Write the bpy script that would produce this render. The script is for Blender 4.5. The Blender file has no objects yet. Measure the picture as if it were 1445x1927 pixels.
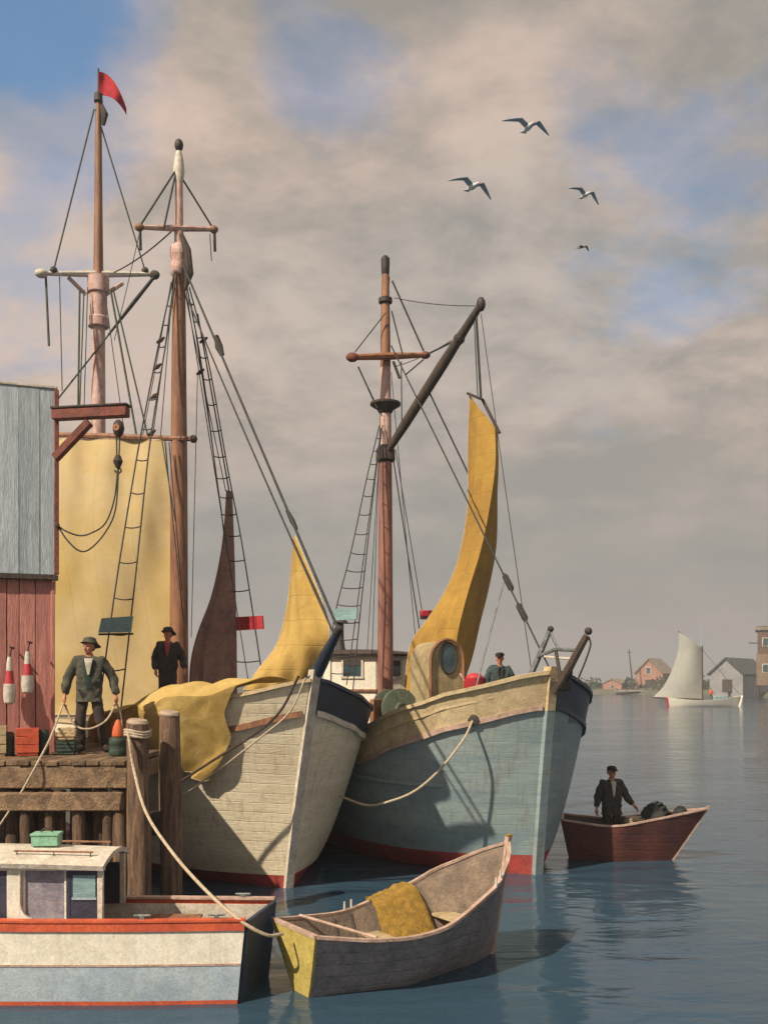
import bpy, bmesh, math, random
from mathutils import Vector, Matrix, noise
R = math.radians
random.seed(7)
scn = bpy.context.scene
COL = scn.collection

# ------------------------------------------------------------------ camera
FPX, W0, HOR, CAMZ = 1800.0, 1445.0, 1286.0, 3.5
cam_d = bpy.data.cameras.new('camera')
cam_d.sensor_fit = 'HORIZONTAL'
cam_d.sensor_width = 36.0
cam_d.lens = 36.0 * FPX / W0
cam_d.shift_y = (HOR - 963.5) / W0
cam_d.clip_end = 6000
cam_d.clip_start = 0.1
cam = bpy.data.objects.new('camera', cam_d)
cam.location = (0, 0, CAMZ)
cam.rotation_euler = (R(90), 0, 0)
COL.objects.link(cam)
scn.camera = cam


def P(px, py, D):
    """a point D metres in front of the viewpoint, in metres"""
    return Vector(((px - 722.5) * D / FPX, D, CAMZ - (py - HOR) * D / FPX))


# ------------------------------------------------------------------ sun, sky
SUN_AZ = math.atan2(-0.72, -0.69)      # clockwise from +Y
SUN_EL = R(44)
sd = bpy.data.lights.new('sun', 'SUN')
sd.energy = 4.6
sd.angle = R(0.8)
sd.color = (1.0, 0.86, 0.66)
sun = bpy.data.objects.new('sun', sd)
to_sun = Vector((math.sin(SUN_AZ) * math.cos(SUN_EL), math.cos(SUN_AZ) * math.cos(SUN_EL), math.sin(SUN_EL)))
sun.rotation_euler = to_sun.to_track_quat('Z', 'Y').to_euler()
sun.location = (-30, -20, 40)
COL.objects.link(sun)

world = bpy.data.worlds.new('World')
scn.world = world
world.use_nodes = True
wt = world.node_tree
wt.nodes.clear()


def N(t, kind, **kw):
    n = t.nodes.new(kind)
    for k, v in kw.items():
        if k == 'inp':
            for i, val in v.items():
                n.inputs[i].default_value = val
        else:
            setattr(n, k, v)
    return n


def ramp(t, stops, interp='LINEAR'):
    n = t.nodes.new('ShaderNodeValToRGB')
    cr = n.color_ramp
    cr.interpolation = interp
    while len(cr.elements) < len(stops):
        cr.elements.new(0.5)
    for e, (p, c) in zip(cr.elements, stops):
        e.position = p
        e.color = (c, c, c, 1) if isinstance(c, (int, float)) else (c[0], c[1], c[2], 1)
    return n


def mixc(t, a, b, fac, mode='MIX'):
    n = t.nodes.new('ShaderNodeMix')
    n.data_type = 'RGBA'
    n.blend_type = mode
    for sock, val in ((0, fac), (6, a), (7, b)):
        if hasattr(val, 'is_output'):
            t.links.new(val, n.inputs[sock])
        elif sock == 0:
            n.inputs[0].default_value = val
        else:
            n.inputs[sock].default_value = (val[0], val[1], val[2], 1)
    return n.outputs[2]


def build_world():
    t, L = wt, wt.links
    sky = N(t, 'ShaderNodeTexSky', sky_type='NISHITA', sun_disc=False)
    sky.sun_elevation = SUN_EL
    sky.sun_rotation = SUN_AZ
    sky.dust_density = 2.0
    sky.ozone_density = 1.5
    skys = mixc(t, sky.outputs[0], (0.070, 0.120, 0.140), 1.0, 'MULTIPLY')
    tc = N(t, 'ShaderNodeTexCoord')
    sep = N(t, 'ShaderNodeSeparateXYZ')
    L.new(tc.outputs['Generated'], sep.inputs[0])
    # flat cloud layer: direction projected on a plane overhead, softened at the horizon
    add = N(t, 'ShaderNodeMath', operation='ADD', inp={1: 0.42})
    L.new(sep.outputs[2], add.inputs[0])
    mx = N(t, 'ShaderNodeMath', operation='MAXIMUM', inp={1: 0.1})
    L.new(add.outputs[0], mx.inputs[0])
    dv = N(t, 'ShaderNodeVectorMath', operation='DIVIDE')
    cmb = N(t, 'ShaderNodeCombineXYZ')
    for i in range(3):
        L.new(mx.outputs[0], cmb.inputs[i])
    L.new(tc.outputs['Generated'], dv.inputs[0])
    L.new(cmb.outputs[0], dv.inputs[1])
    mp = N(t, 'ShaderNodeMapping')
    mp.inputs['Location'].default_value = (1.35, 0.2, 0.6)
    mp.inputs['Scale'].default_value = (1.0, 1.25, 1.5)
    L.new(dv.outputs[0], mp.inputs[0])
    n1 = N(t, 'ShaderNodeTexNoise', inp={'Scale': 2.9, 'Detail': 9.0, 'Roughness': 0.60, 'Distortion': 0.12})
    n2 = N(t, 'ShaderNodeTexNoise', inp={'Scale': 4.4, 'Detail': 9.0, 'Roughness': 0.60, 'Distortion': 0.15})
    n3 = N(t, 'ShaderNodeTexNoise', inp={'Scale': 1.7, 'Detail': 3.0, 'Roughness': 0.5})
    for n in (n1, n2, n3):
        L.new(mp.outputs[0], n.inputs['Vector'])
    # openings of blue sky: by the noise, and where the breaks in the cloud lie
    breaks = None
    for (px, py, rad, amt) in ((30, 0, 0.135, 0.60), (100, 455, 0.09, 0.12), (1250, 420, 0.13, 0.33), (680, 180, 0.08, 0.12), (560, 20, 0.07, 0.14),
                               (640, 215, 0.09, 0.10), (1100, 40, 0.07, 0.12), (480, 560, 0.07, 0.09), (1000, 520, 0.06, 0.10)):
        d = (P(px, py, 10) - Vector((0, 0, CAMZ))).normalized()
        dist = N(t, 'ShaderNodeVectorMath', operation='DISTANCE')
        dist.inputs[1].default_value = d
        L.new(tc.outputs['Generated'], dist.inputs[0])
        mr = N(t, 'ShaderNodeMapRange', interpolation_type='SMOOTHERSTEP', inp={1: 0.0, 2: rad * 1.5, 3: amt, 4: 0.0})
        L.new(dist.outputs['Value'], mr.inputs[0])
        if breaks is None:
            breaks = mr.outputs[0]
        else:
            ad = N(t, 'ShaderNodeMath', operation='ADD')
            L.new(breaks, ad.inputs[0])
            L.new(mr.outputs[0], ad.inputs[1])
            breaks = ad.outputs[0]
    sub = N(t, 'ShaderNodeMath', operation='SUBTRACT')
    L.new(n1.outputs[0], sub.inputs[0])
    L.new(breaks, sub.inputs[1])
    cover = ramp(t, [(0.08, 0.12), (0.24, 0.55), (0.40, 0.97)], 'EASE')
    L.new(sub.outputs[0], cover.inputs[0])
    # cloud colour: grey olive undersides to mauve and warm lit tops
    cc = ramp(t, [(0.38, (0.270, 0.250, 0.225)), (0.46, (0.340, 0.300, 0.262)), (0.53, (0.425, 0.350, 0.305)), (0.63, (0.52, 0.425, 0.365))])
    lit = n2.outputs[0]
    for (px, py, rad, amt) in ((110, 640, 0.15, 0.14), (430, 290, 0.10, 0.09), (880, 520, 0.12, 0.07), (640, 330, 0.10, 0.06), (1150, 620, 0.12, 0.06), (620, 760, 0.10, 0.06),
                               (1300, 900, 0.20, -0.08), (900, 700, 0.14, -0.03), (1380, 150, 0.14, -0.07)):
        d = (P(px, py, 10) - Vector((0, 0, CAMZ))).normalized()
        dist = N(t, 'ShaderNodeVectorMath', operation='DISTANCE')
        dist.inputs[1].default_value = d
        L.new(tc.outputs['Generated'], dist.inputs[0])
        mr = N(t, 'ShaderNodeMapRange', interpolation_type='SMOOTHERSTEP', inp={1: 0.0, 2: rad * 1.6, 3: amt, 4: 0.0})
        L.new(dist.outputs['Value'], mr.inputs[0])
        ad = N(t, 'ShaderNodeMath', operation='ADD')
        L.new(lit, ad.inputs[0])
        L.new(mr.outputs[0], ad.inputs[1])
        lit = ad.outputs[0]
    L.new(lit, cc.inputs[0])
    tint = ramp(t, [(0.36, (0.84, 0.88, 0.88)), (0.62, (1.08, 1.0, 0.95))])
    L.new(n3.outputs[0], tint.inputs[0])
    cloud = mixc(t, cc.outputs[0], tint.outputs[0], 1.0, 'MULTIPLY')
    allsky = mixc(t, skys, cloud, cover.outputs[0])
    # low haze band along the horizon, pinkish grey
    hz = ramp(t, [(0.0, 1.0), (0.08, 0.85), (0.34, 0.0)], 'EASE')
    L.new(sep.outputs[2], hz.inputs[0])
    hc = ramp(t, [(0.0, (0.300, 0.246, 0.250)), (0.05, (0.285, 0.248, 0.242)), (0.12, (0.245, 0.240, 0.222)), (0.3, (0.285, 0.265, 0.240))])
    L.new(sep.outputs[2], hc.inputs[0])
    fin = mixc(t, allsky, hc.outputs[0], hz.outputs[0])
    bg = N(t, 'ShaderNodeBackground')
    L.new(fin, bg.inputs[0])
    bg.inputs[1].default_value = 0.98
    out = N(t, 'ShaderNodeOutputWorld')
    L.new(bg.outputs[0], out.inputs[0])


build_world()
scn.view_settings.view_transform = 'Standard'
scn.view_settings.look = 'None'
scn.view_settings.exposure = 0.4
scn.view_settings.gamma = 1.0
scn.render.engine = 'CYCLES'
scn.cycles.use_denoising = True
scn.cycles.max_bounces = 6
scn.cycles.glossy_bounces = 3
scn.cycles.sample_clamp_indirect = 6

# ------------------------------------------------------------------ materials
MATS = {}


def M(name, c1, c2=None, scale=4.0, rough=0.7, bump=0.15, stretch=(1, 1, 1), rnd=0.0, spots=None, spot_at=(0.58, 0.68),
      fine=40.0, trans=0.0, metal=0.0, spec=0.4, detail=6.0, streaks=None, seams=0.0, tide=None, dabs=0.75, seam_axis=2, seam_amt=0.34):
    """procedural paint / wood / cloth: two tones in noise, fine relief, optional worn spots and run-down streaks"""
    if name in MATS:
        return MATS[name]
    m = bpy.data.materials.new(name)
    m.use_nodes = True
    t = m.node_tree
    L = t.links
    bsdf = t.nodes['Principled BSDF']
    c2 = c2 or tuple(v * 0.75 for v in c1)
    tc = N(t, 'ShaderNodeTexCoord')
    mp = N(t, 'ShaderNodeMapping')
    mp.inputs['Scale'].default_value = stretch
    L.new(tc.outputs['Object'], mp.inputs[0])
    vec = mp.outputs[0]
    if rnd > 0:
        oi = N(t, 'ShaderNodeObjectInfo')
        ad = N(t, 'ShaderNodeVectorMath', operation='ADD')
        sc = N(t, 'ShaderNodeVectorMath', operation='SCALE')
        sc.inputs['Scale'].default_value = 31.0
        cb = N(t, 'ShaderNodeCombineXYZ')
        for i in range(3):
            L.new(oi.outputs['Random'], cb.inputs[i])
        L.new(cb.outputs[0], sc.inputs[0])
        L.new(vec, ad.inputs[0])
        L.new(sc.outputs[0], ad.inputs[1])
        vec = ad.outputs[0]
    n1 = N(t, 'ShaderNodeTexNoise', inp={'Scale': scale, 'Detail': detail, 'Roughness': 0.62, 'Distortion': 0.5})
    L.new(vec, n1.inputs['Vector'])
    rp = ramp(t, [(0.40, c2), (0.60, c1)])
    L.new(n1.outputs[0], rp.inputs[0])
    col = rp.outputs[0]
    nm = N(t, 'ShaderNodeTexNoise', inp={'Scale': scale * 4.5, 'Detail': 5.0, 'Roughness': 0.6, 'Distortion': 0.9})
    L.new(vec, nm.inputs['Vector'])
    dab = ramp(t, [(0.36, 0.80), (0.64, 1.16)])
    L.new(nm.outputs[0], dab.inputs[0])
    col = mixc(t, col, dab.outputs[0], dabs, 'MULTIPLY')
    nf = N(t, 'ShaderNodeTexNoise', inp={'Scale': fine, 'Detail': 4.0, 'Roughness': 0.7})
    L.new(vec, nf.inputs['Vector'])
    grain = ramp(t, [(0.34, 0.78), (0.66, 1.16)])
    L.new(nf.outputs[0], grain.inputs[0])
    col = mixc(t, col, grain.outputs[0], 0.7, 'MULTIPLY')
    if streaks:
        ms = N(t, 'ShaderNodeMapping')
        ms.inputs['Scale'].default_value = (5.0, 5.0, 0.35)
        L.new(tc.outputs['Object'], ms.inputs[0])
        ns = N(t, 'ShaderNodeTexNoise', inp={'Scale': 2.2, 'Detail': 5.0, 'Roughness': 0.65})
        L.new(ms.outputs[0], ns.inputs['Vector'])
        rs = ramp(t, [(0.52, 0.0), (0.74, 0.65)])
        L.new(ns.outputs[0], rs.inputs[0])
        col = mixc(t, col, streaks, rs.outputs[0])
    if spots:
        n4 = N(t, 'ShaderNodeTexNoise', inp={'Scale': scale * 2.3, 'Detail': 8.0, 'Roughness': 0.7, 'Distortion': 0.8})
        L.new(vec, n4.inputs['Vector'])
        r4 = ramp(t, [(spot_at[0], 0.0), (spot_at[1], 0.85)])
        L.new(n4.outputs[0], r4.inputs[0])
        col = mixc(t, col, spots, r4.outputs[0])
    seam_out = None
    if seams > 0:        # caulked plank seams, one every `seams` metres of height
        sx = N(t, 'ShaderNodeSeparateXYZ')
        L.new(tc.outputs['Object'], sx.inputs[0])
        wob = N(t, 'ShaderNodeTexNoise', inp={'Scale': 0.5, 'Detail': 2.0})
        L.new(tc.outputs['Object'], wob.inputs['Vector'])
        xs_ = N(t, 'ShaderNodeMath', operation='MULTIPLY_ADD', inp={1: 0.035})
        L.new(sx.outputs[2 if seam_axis != 2 else 0], xs_.inputs[0])
        L.new(sx.outputs[seam_axis], xs_.inputs[2])
        a1 = N(t, 'ShaderNodeMath', operation='MULTIPLY_ADD', inp={1: 0.10})
        L.new(wob.outputs[0], a1.inputs[0])
        L.new(xs_.outputs[0], a1.inputs[2])
        fr_ = N(t, 'ShaderNodeMath', operation='PINGPONG', inp={1: seams / 2})
        L.new(a1.outputs[0], fr_.inputs[0])
        mr_ = N(t, 'ShaderNodeMapRange', inp={1: 0.0, 2: 0.010, 3: 1.0, 4: 0.0})
        L.new(fr_.outputs[0], mr_.inputs[0])
        seam_out = mr_.outputs[0]
        sf = N(t, 'ShaderNodeMath', operation='MULTIPLY', inp={1: seam_amt})
        L.new(seam_out, sf.inputs[0])
        col = mixc(t, col, tuple(v * 0.35 for v in c2), sf.outputs[0])
    if tide:             # weed and wet below the tide line
        sx = N(t, 'ShaderNodeSeparateXYZ')
        L.new(tc.outputs['Object'], sx.inputs[0])
        a1 = N(t, 'ShaderNodeMath', operation='MULTIPLY_ADD', inp={1: 0.9})
        L.new(nm.outputs[0], a1.inputs[0])
        L.new(sx.outputs[2], a1.inputs[2])
        mr_ = N(t, 'ShaderNodeMapRange', inp={1: tide[0] + 0.35, 2: tide[0] + 0.75, 3: 0.85, 4: 0.0})
        L.new(a1.outputs[0], mr_.inputs[0])
        col = mixc(t, col, tide[1], mr_.outputs[0])
    if rnd > 0:
        rr = ramp(t, [(0.0, 1.0 - rnd), (1.0, 1.0 + rnd)])
        L.new(oi.outputs['Random'], rr.inputs[0])
        col = mixc(t, col, rr.outputs[0], 1.0, 'MULTIPLY')
    L.new(col, bsdf.inputs['Base Color'])
    bsdf.inputs['Roughness'].default_value = rough
    bsdf.inputs['Metallic'].default_value = metal
    bsdf.inputs['Specular IOR Level'].default_value = spec
    if bump > 0:
        am = N(t, 'ShaderNodeMath', operation='ADD')
        L.new(nm.outputs[0], am.inputs[0])
        L.new(nf.outputs[0], am.inputs[1])
        if seam_out is not None:
            am2 = N(t, 'ShaderNodeMath', operation='SUBTRACT')
            L.new(am.outputs[0], am2.inputs[0])
            L.new(seam_out, am2.inputs[1])
            am = am2
        bp = N(t, 'ShaderNodeBump', inp={'Strength': min(1.0, bump * 1.6), 'Distance': 0.03})
        L.new(am.outputs[0], bp.inputs['Height'])
        L.new(bp.outputs[0], bsdf.inputs['Normal'])
    if trans > 0:
        tr = N(t, 'ShaderNodeBsdfTranslucent')
        L.new(col, tr.inputs[0])
        ms_ = N(t, 'ShaderNodeMixShader', inp={0: trans})
        L.new(bsdf.outputs[0], ms_.inputs[1])
        L.new(tr.outputs[0], ms_.inputs[2])
        L.new(ms_.outputs[0], t.nodes['Material Output'].inputs[0])
    MATS[name] = m
    return m


def glass_mat():
    m = bpy.data.materials.new('window_glass')
    m.use_nodes = True
    b = m.node_tree.nodes['Principled BSDF']
    t = m.node_tree
    tc = N(t, 'ShaderNodeTexCoord')
    n = N(t, 'ShaderNodeTexNoise', inp={'Scale': 3.0, 'Detail': 3.0})
    t.links.new(tc.outputs['Object'], n.inputs['Vector'])
    rp = ramp(t, [(0.35, (0.02, 0.035, 0.045)), (0.7, (0.07, 0.12, 0.14))])
    t.links.new(n.outputs[0], rp.inputs[0])
    t.links.new(rp.outputs[0], b.inputs['Base Color'])
    b.inputs['Roughness'].default_value = 0.12
    return m


def water_mat():
    m = bpy.data.materials.new('harbour_water')
    m.use_nodes = True
    t = m.node_tree
    L = t.links
    b = t.nodes['Principled BSDF']
    tc = N(t, 'ShaderNodeTexCoord')
    mp = N(t, 'ShaderNodeMapping')
    mp.inputs['Scale'].default_value = (0.45, 1.0, 1.0)
    L.new(tc.outputs['Object'], mp.inputs[0])
    n1 = N(t, 'ShaderNodeTexNoise', inp={'Scale': 1.1, 'Detail': 3.0, 'Roughness': 0.5, 'Distortion': 0.6})
    n2 = N(t, 'ShaderNodeTexNoise', inp={'Scale': 4.5, 'Detail': 4.0, 'Roughness': 0.55, 'Distortion': 0.4})
    n3 = N(t, 'ShaderNodeTexNoise', inp={'Scale': 0.09, 'Detail': 3.0, 'Roughness': 0.5})
    for n in (n1, n2, n3):
        L.new(mp.outputs[0], n.inputs['Vector'])
    b1 = N(t, 'ShaderNodeBump', inp={'Strength': 0.55, 'Distance': 0.12})
    b2 = N(t, 'ShaderNodeBump', inp={'Strength': 0.35, 'Distance': 0.035})
    pat = N(t, 'ShaderNodeTexNoise', inp={'Scale': 0.16, 'Detail': 3.0, 'Roughness': 0.55, 'Distortion': 0.8})
    L.new(mp.outputs[0], pat.inputs['Vector'])
    ps = ramp(t, [(0.36, 0.22), (0.62, 0.85)])
    L.new(pat.outputs[0], ps.inputs[0])
    L.new(ps.outputs[0], b1.inputs['Strength'])
    ps2 = ramp(t, [(0.36, 0.06), (0.62, 0.45)])
    L.new(pat.outputs[0], ps2.inputs[0])
    L.new(ps2.outputs[0], b2.inputs['Strength'])
    L.new(n1.outputs[0], b1.inputs['Height'])
    L.new(n2.outputs[0], b2.inputs['Height'])
    L.new(b1.outputs[0], b2.inputs['Normal'])
    L.new(b2.outputs[0], b.inputs['Normal'])
    rp = ramp(t, [(0.35, (0.022, 0.050, 0.088)), (0.65, (0.034, 0.070, 0.106))])
    L.new(n3.outputs[0], rp.inputs[0])
    L.new(rp.outputs[0], b.inputs['Base Color'])
    b.inputs['Roughness'].default_value = 0.10
    b.inputs['IOR'].default_value = 1.333
    return m


GLASS = glass_mat()
WATER = water_mat()
cream = M('cream_paint', seams=0.17, seam_amt=0.07, dabs=0.25, stretch=(0.35, 0.35, 2.0), c1=(0.85, 0.76, 0.58), c2=(0.75, 0.65, 0.48), scale=1.6, rough=0.55, bump=0.18, streaks=(0.40, 0.30, 0.19), spots=(0.50, 0.43, 0.33), spot_at=(0.6, 0.75))
white = M('white_paint', (0.80, 0.76, 0.67), (0.70, 0.66, 0.57), 2.0, 0.5, 0.10, dabs=0.4, streaks=(0.55, 0.47, 0.36))
dirtywhite = M('weathered_white', (0.66, 0.60, 0.52), (0.50, 0.45, 0.38), 3.0, 0.6, 0.2)
tan = M('tan_paint', (0.60, 0.48, 0.29), (0.48, 0.37, 0.22), 2.2, 0.6, 0.18, spots=(0.58, 0.46, 0.33), spot_at=(0.58, 0.75))
bluehull = M('teal_blue_paint', (0.295, 0.365, 0.370), (0.215, 0.290, 0.325), 1.1, 0.5, 0.12, seams=0.19, seam_amt=0.09, dabs=0.4, stretch=(0.45, 0.45, 1.8), streaks=(0.20, 0.18, 0.14), spots=(0.24, 0.28, 0.24), spot_at=(0.58, 0.74))
redboot = M('red_bottom_paint', (0.48, 0.070, 0.060), (0.33, 0.060, 0.052), 2.5, 0.55, 0.2, spots=(0.20, 0.08, 0.06), tide=(-0.28, (0.05, 0.055, 0.03)))
darkblue = M('navy_paint_and_shade', (0.030, 0.050, 0.095), (0.022, 0.030, 0.050), 2.5, 0.5, 0.15)  # navy spar paint, also the painted-in shade of bulwarks and launch transom
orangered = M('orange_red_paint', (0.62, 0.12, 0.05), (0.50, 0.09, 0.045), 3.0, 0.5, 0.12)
sailcloth = M('yellow_sailcloth', (0.63, 0.44, 0.145), (0.53, 0.35, 0.095), 0.9, 0.85, 0.25, dabs=0.35, seams=0.42, seam_amt=0.22, trans=0.28, fine=60, spots=(0.62, 0.47, 0.22), spot_at=(0.55, 0.8))
loosecloth = M('loose_yellow_canvas', (0.65, 0.47, 0.17), (0.52, 0.35, 0.10), 1.2, 0.85, 0.3, dabs=0.4, trans=0.22, fine=60, spots=(0.60, 0.48, 0.26), spot_at=(0.55, 0.75))
palesail = M('faded_sailcloth', (0.66, 0.52, 0.29), (0.63, 0.46, 0.17), 0.30, 0.85, 0.2, dabs=0.25, seams=0.62, seam_axis=0, seam_amt=0.20, trans=0.25, fine=60)
ochresail = M('ochre_sailcloth', (0.48, 0.29, 0.06), (0.38, 0.22, 0.05), 0.9, 0.85, 0.25, dabs=0.35, seams=0.42, seam_amt=0.22, trans=0.15, fine=60)
brownsail = M('tanbark_sailcloth', (0.30, 0.185, 0.155), (0.22, 0.14, 0.125), 1.4, 0.9, 0.35, seams=0.5, seam_amt=0.25, trans=0.1)
whitesail = M('grey_white_sailcloth', (0.50, 0.50, 0.46), (0.44, 0.44, 0.40), 0.3, 0.85, 0.1, dabs=0.2, seams=1.1, seam_amt=0.2, trans=0.2)
mastwood = M('oiled_mast_wood', (0.33, 0.16, 0.085), (0.19, 0.085, 0.055), 3.0, 0.5, 0.25, stretch=(3, 3, 0.3), spots=(0.38, 0.22, 0.12))
mastred = M('reddish_mast_wood', (0.34, 0.155, 0.115), (0.20, 0.09, 0.075), 3.0, 0.5, 0.25, stretch=(3, 3, 0.3))
pinkwhite = M('weathered_pink_white', (0.60, 0.42, 0.38), (0.46, 0.26, 0.22), 6.0, 0.55, 0.25, stretch=(1, 1, 0.5), spots=(0.68, 0.60, 0.54))
darkwood = M('dark_tarred_wood', (0.075, 0.050, 0.038), (0.040, 0.030, 0.026), 5.0, 0.7, 0.35, stretch=(2, 2, 0.5))
dockwood = M('weathered_dock_wood', (0.27, 0.18, 0.11), (0.13, 0.085, 0.055), 5.0, 0.85, 0.55, stretch=(1.0, 1.0, 1.0), rnd=0.30, spots=(0.31, 0.24, 0.18))
pilewood = M('weathered_pile_wood', (0.25, 0.155, 0.10), (0.10, 0.062, 0.045), 6.0, 0.85, 0.6, stretch=(2.5, 2.5, 0.25), rnd=0.35, spots=(0.34, 0.25, 0.19), tide=(0.30, (0.035, 0.040, 0.022)))
endgrain = M('pale_end_grain', (0.46, 0.36, 0.28), (0.33, 0.24, 0.18), 12.0, 0.85, 0.3)
metal = M('dark_iron', (0.045, 0.045, 0.05), (0.07, 0.05, 0.04), 8.0, 0.55, 0.25, metal=0.4)
greymetal = M('grey_galvanised', (0.22, 0.24, 0.25), (0.14, 0.15, 0.16), 6.0, 0.5, 0.2, metal=0.4)
tarline = M('tarred_line', (0.050, 0.055, 0.055), (0.030, 0.032, 0.034), 8.0, 0.9, 0.1)
greenline = M('green_tarred_line', (0.075, 0.095, 0.065), (0.05, 0.06, 0.045), 8.0, 0.9, 0.1)
rope = M('pale_manila_rope', (0.60, 0.50, 0.38), (0.45, 0.36, 0.26), 25.0, 0.9, 0.3)
shedblue = M('blue_grey_boards', (0.46, 0.52, 0.57), (0.38, 0.44, 0.50), 2.2, 0.75, 0.35, stretch=(2.5, 2.5, 0.22), rnd=0.13, spots=(0.40, 0.33, 0.27), spot_at=(0.66, 0.75))
shedred = M('faded_red_boards', (0.47, 0.20, 0.17), (0.37, 0.15, 0.13), 2.4, 0.8, 0.35, stretch=(2.5, 2.5, 0.22), rnd=0.15, spots=(0.42, 0.20, 0.16), spot_at=(0.62, 0.75))
beamred = M('red_brown_beam', (0.23, 0.065, 0.045), (0.13, 0.040, 0.030), 5.0, 0.7, 0.3)
buoywhite = M('buoy_white', (0.62, 0.58, 0.52), (0.50, 0.46, 0.40), 5.0, 0.6, 0.15)
buoyred = M('buoy_red', (0.50, 0.045, 0.06), (0.38, 0.04, 0.05), 5.0, 0.6, 0.15)
orangepaint = M('orange_paint', (0.66, 0.16, 0.05), (0.55, 0.11, 0.04), 5.0, 0.6, 0.15)
darkgreen = M('dark_green_paint', (0.045, 0.075, 0.055), (0.030, 0.050, 0.040), 4.0, 0.65, 0.2)
seagreen = M('sea_green_paint', (0.26, 0.50, 0.36), (0.20, 0.40, 0.29), 4.0, 0.6, 0.15)
tealboard = M('pale_teal_paint', (0.26, 0.40, 0.42), (0.18, 0.30, 0.33), 6.0, 0.6, 0.2, stretch=(1, 1, 6))
redboard = M('red_board_paint', (0.52, 0.035, 0.055), (0.42, 0.03, 0.045), 5.0, 0.55, 0.15)
greypaint = M('grey_skiff_paint', (0.27, 0.245, 0.255), (0.19, 0.18, 0.195), 2.4, 0.6, 0.25, seams=0.15, seam_amt=0.2, streaks=(0.09, 0.09, 0.10))
yellowpaint = M('yellow_transom_paint', (0.56, 0.45, 0.14), (0.48, 0.37, 0.10), 4.0, 0.6, 0.15)
skiffin = M('dark_skiff_inside', (0.15, 0.115, 0.10), (0.09, 0.075, 0.07), 3.0, 0.75, 0.3)
skifftan = M('worn_tan_inside', (0.27, 0.205, 0.155), (0.17, 0.13, 0.105), 3.0, 0.75, 0.3)
thwartwood = M('thwart_wood', (0.52, 0.42, 0.25), (0.36, 0.27, 0.15), 5.0, 0.7, 0.25, stretch=(1, 3, 1))
gunwale = M('pale_pink_gunwale', (0.52, 0.37, 0.31), (0.38, 0.26, 0.20), 6.0, 0.65, 0.2)
netyellow = M('yellow_net_twine', (0.55, 0.33, 0.06), (0.36, 0.22, 0.05), 14.0, 0.95, 0.9, fine=90)
doryred = M('oxblood_dory_paint', (0.130, 0.040, 0.032), (0.080, 0.033, 0.032), 2.0, 0.6, 0.25, seams=0.16, spots=(0.22, 0.06, 0.045), spot_at=(0.6, 0.75))
skin = M('ruddy_skin', (0.52, 0.22, 0.14), (0.44, 0.17, 0.10), 12.0, 0.55, 0.05)
hairdark = M('dark_hair', (0.03, 0.022, 0.018), (0.02, 0.015, 0.012), 20.0, 0.8, 0.4)
coatdark = M('dark_olive_coat', (0.095, 0.095, 0.072), (0.060, 0.062, 0.050), 6.0, 0.9, 0.3)
coatblack = M('black_brown_coat', (0.060, 0.052, 0.048), (0.036, 0.032, 0.031), 6.0, 0.9, 0.3)
coatteal = M('teal_grey_coat', (0.055, 0.085, 0.085), (0.035, 0.055, 0.060), 6.0, 0.9, 0.3)
trousers = M('brown_trousers', (0.060, 0.042, 0.034), (0.035, 0.028, 0.026), 7.0, 0.9, 0.3)
shirtwhite = M('off_white_shirt', (0.58, 0.53, 0.46), (0.46, 0.41, 0.35), 10.0, 0.85, 0.2)
scarfred = M('rose_scarf', (0.42, 0.09, 0.10), (0.30, 0.06, 0.07), 10.0, 0.9, 0.2)
vestgreen = M('bottle_green_vest', (0.022, 0.050, 0.040), (0.015, 0.034, 0.028), 8.0, 0.9, 0.2)
bootblack = M('black_rubber', (0.02, 0.02, 0.022), (0.03, 0.028, 0.026), 8.0, 0.5, 0.1)
gullwhite = M('gull_white_feather', (0.62, 0.64, 0.66), (0.50, 0.53, 0.57), 10.0, 0.8, 0.1)
gullblue = M('gull_slate_feather', (0.36, 0.46, 0.56), (0.22, 0.32, 0.43), 8.0, 0.8, 0.1)
gullbrown = M('brown_grey_feather', (0.23, 0.20, 0.16), (0.16, 0.14, 0.11), 8.0, 0.8, 0.1)
flagred = M('red_bunting', (0.55, 0.03, 0.05), (0.42, 0.025, 0.04), 6.0, 0.85, 0.2, trans=0.25)
pinkwall = M('pink_wall', (0.42, 0.215, 0.17), (0.34, 0.17, 0.135), 0.6, 0.8, 0.1)
tanroof = M('weathered_shingle', (0.30, 0.24, 0.18), (0.20, 0.16, 0.12), 0.8, 0.85, 0.2)
greywall = M('pale_grey_wall', (0.30, 0.30, 0.31), (0.24, 0.24, 0.25), 0.5, 0.8, 0.1)
greenroof = M('dark_green_roof', (0.075, 0.085, 0.080), (0.05, 0.06, 0.055), 0.6, 0.8, 0.1)
brickwall = M('brown_brick_wall', (0.15, 0.085, 0.065), (0.11, 0.065, 0.05), 0.7, 0.85, 0.1)
tanwall = M('tan_clapboard', (0.25, 0.165, 0.115), (0.19, 0.13, 0.09), 0.6, 0.85, 0.1)
landmat = M('shore_grass_and_sand', (0.08, 0.09, 0.065), (0.13, 0.12, 0.095), 0.05, 0.95, 0.2)
foliage = M('shore_foliage', (0.065, 0.080, 0.045), (0.040, 0.052, 0.034), 0.5, 0.9, 0.2)
funnel = M('soot_black_iron', (0.035, 0.033, 0.035), (0.05, 0.04, 0.04), 6.0, 0.6, 0.2)
winchgreen = M('grey_green_winch', (0.14, 0.17, 0.13), (0.09, 0.115, 0.09), 6.0, 0.6, 0.3)
rust = M('orange_rust', (0.42, 0.18, 0.09), (0.30, 0.12, 0.06), 6.0, 0.8, 0.4)
deckgrey = M('deck_planking', (0.28, 0.24, 0.18), (0.20, 0.16, 0.12), 4.0, 0.8, 0.3)
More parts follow.
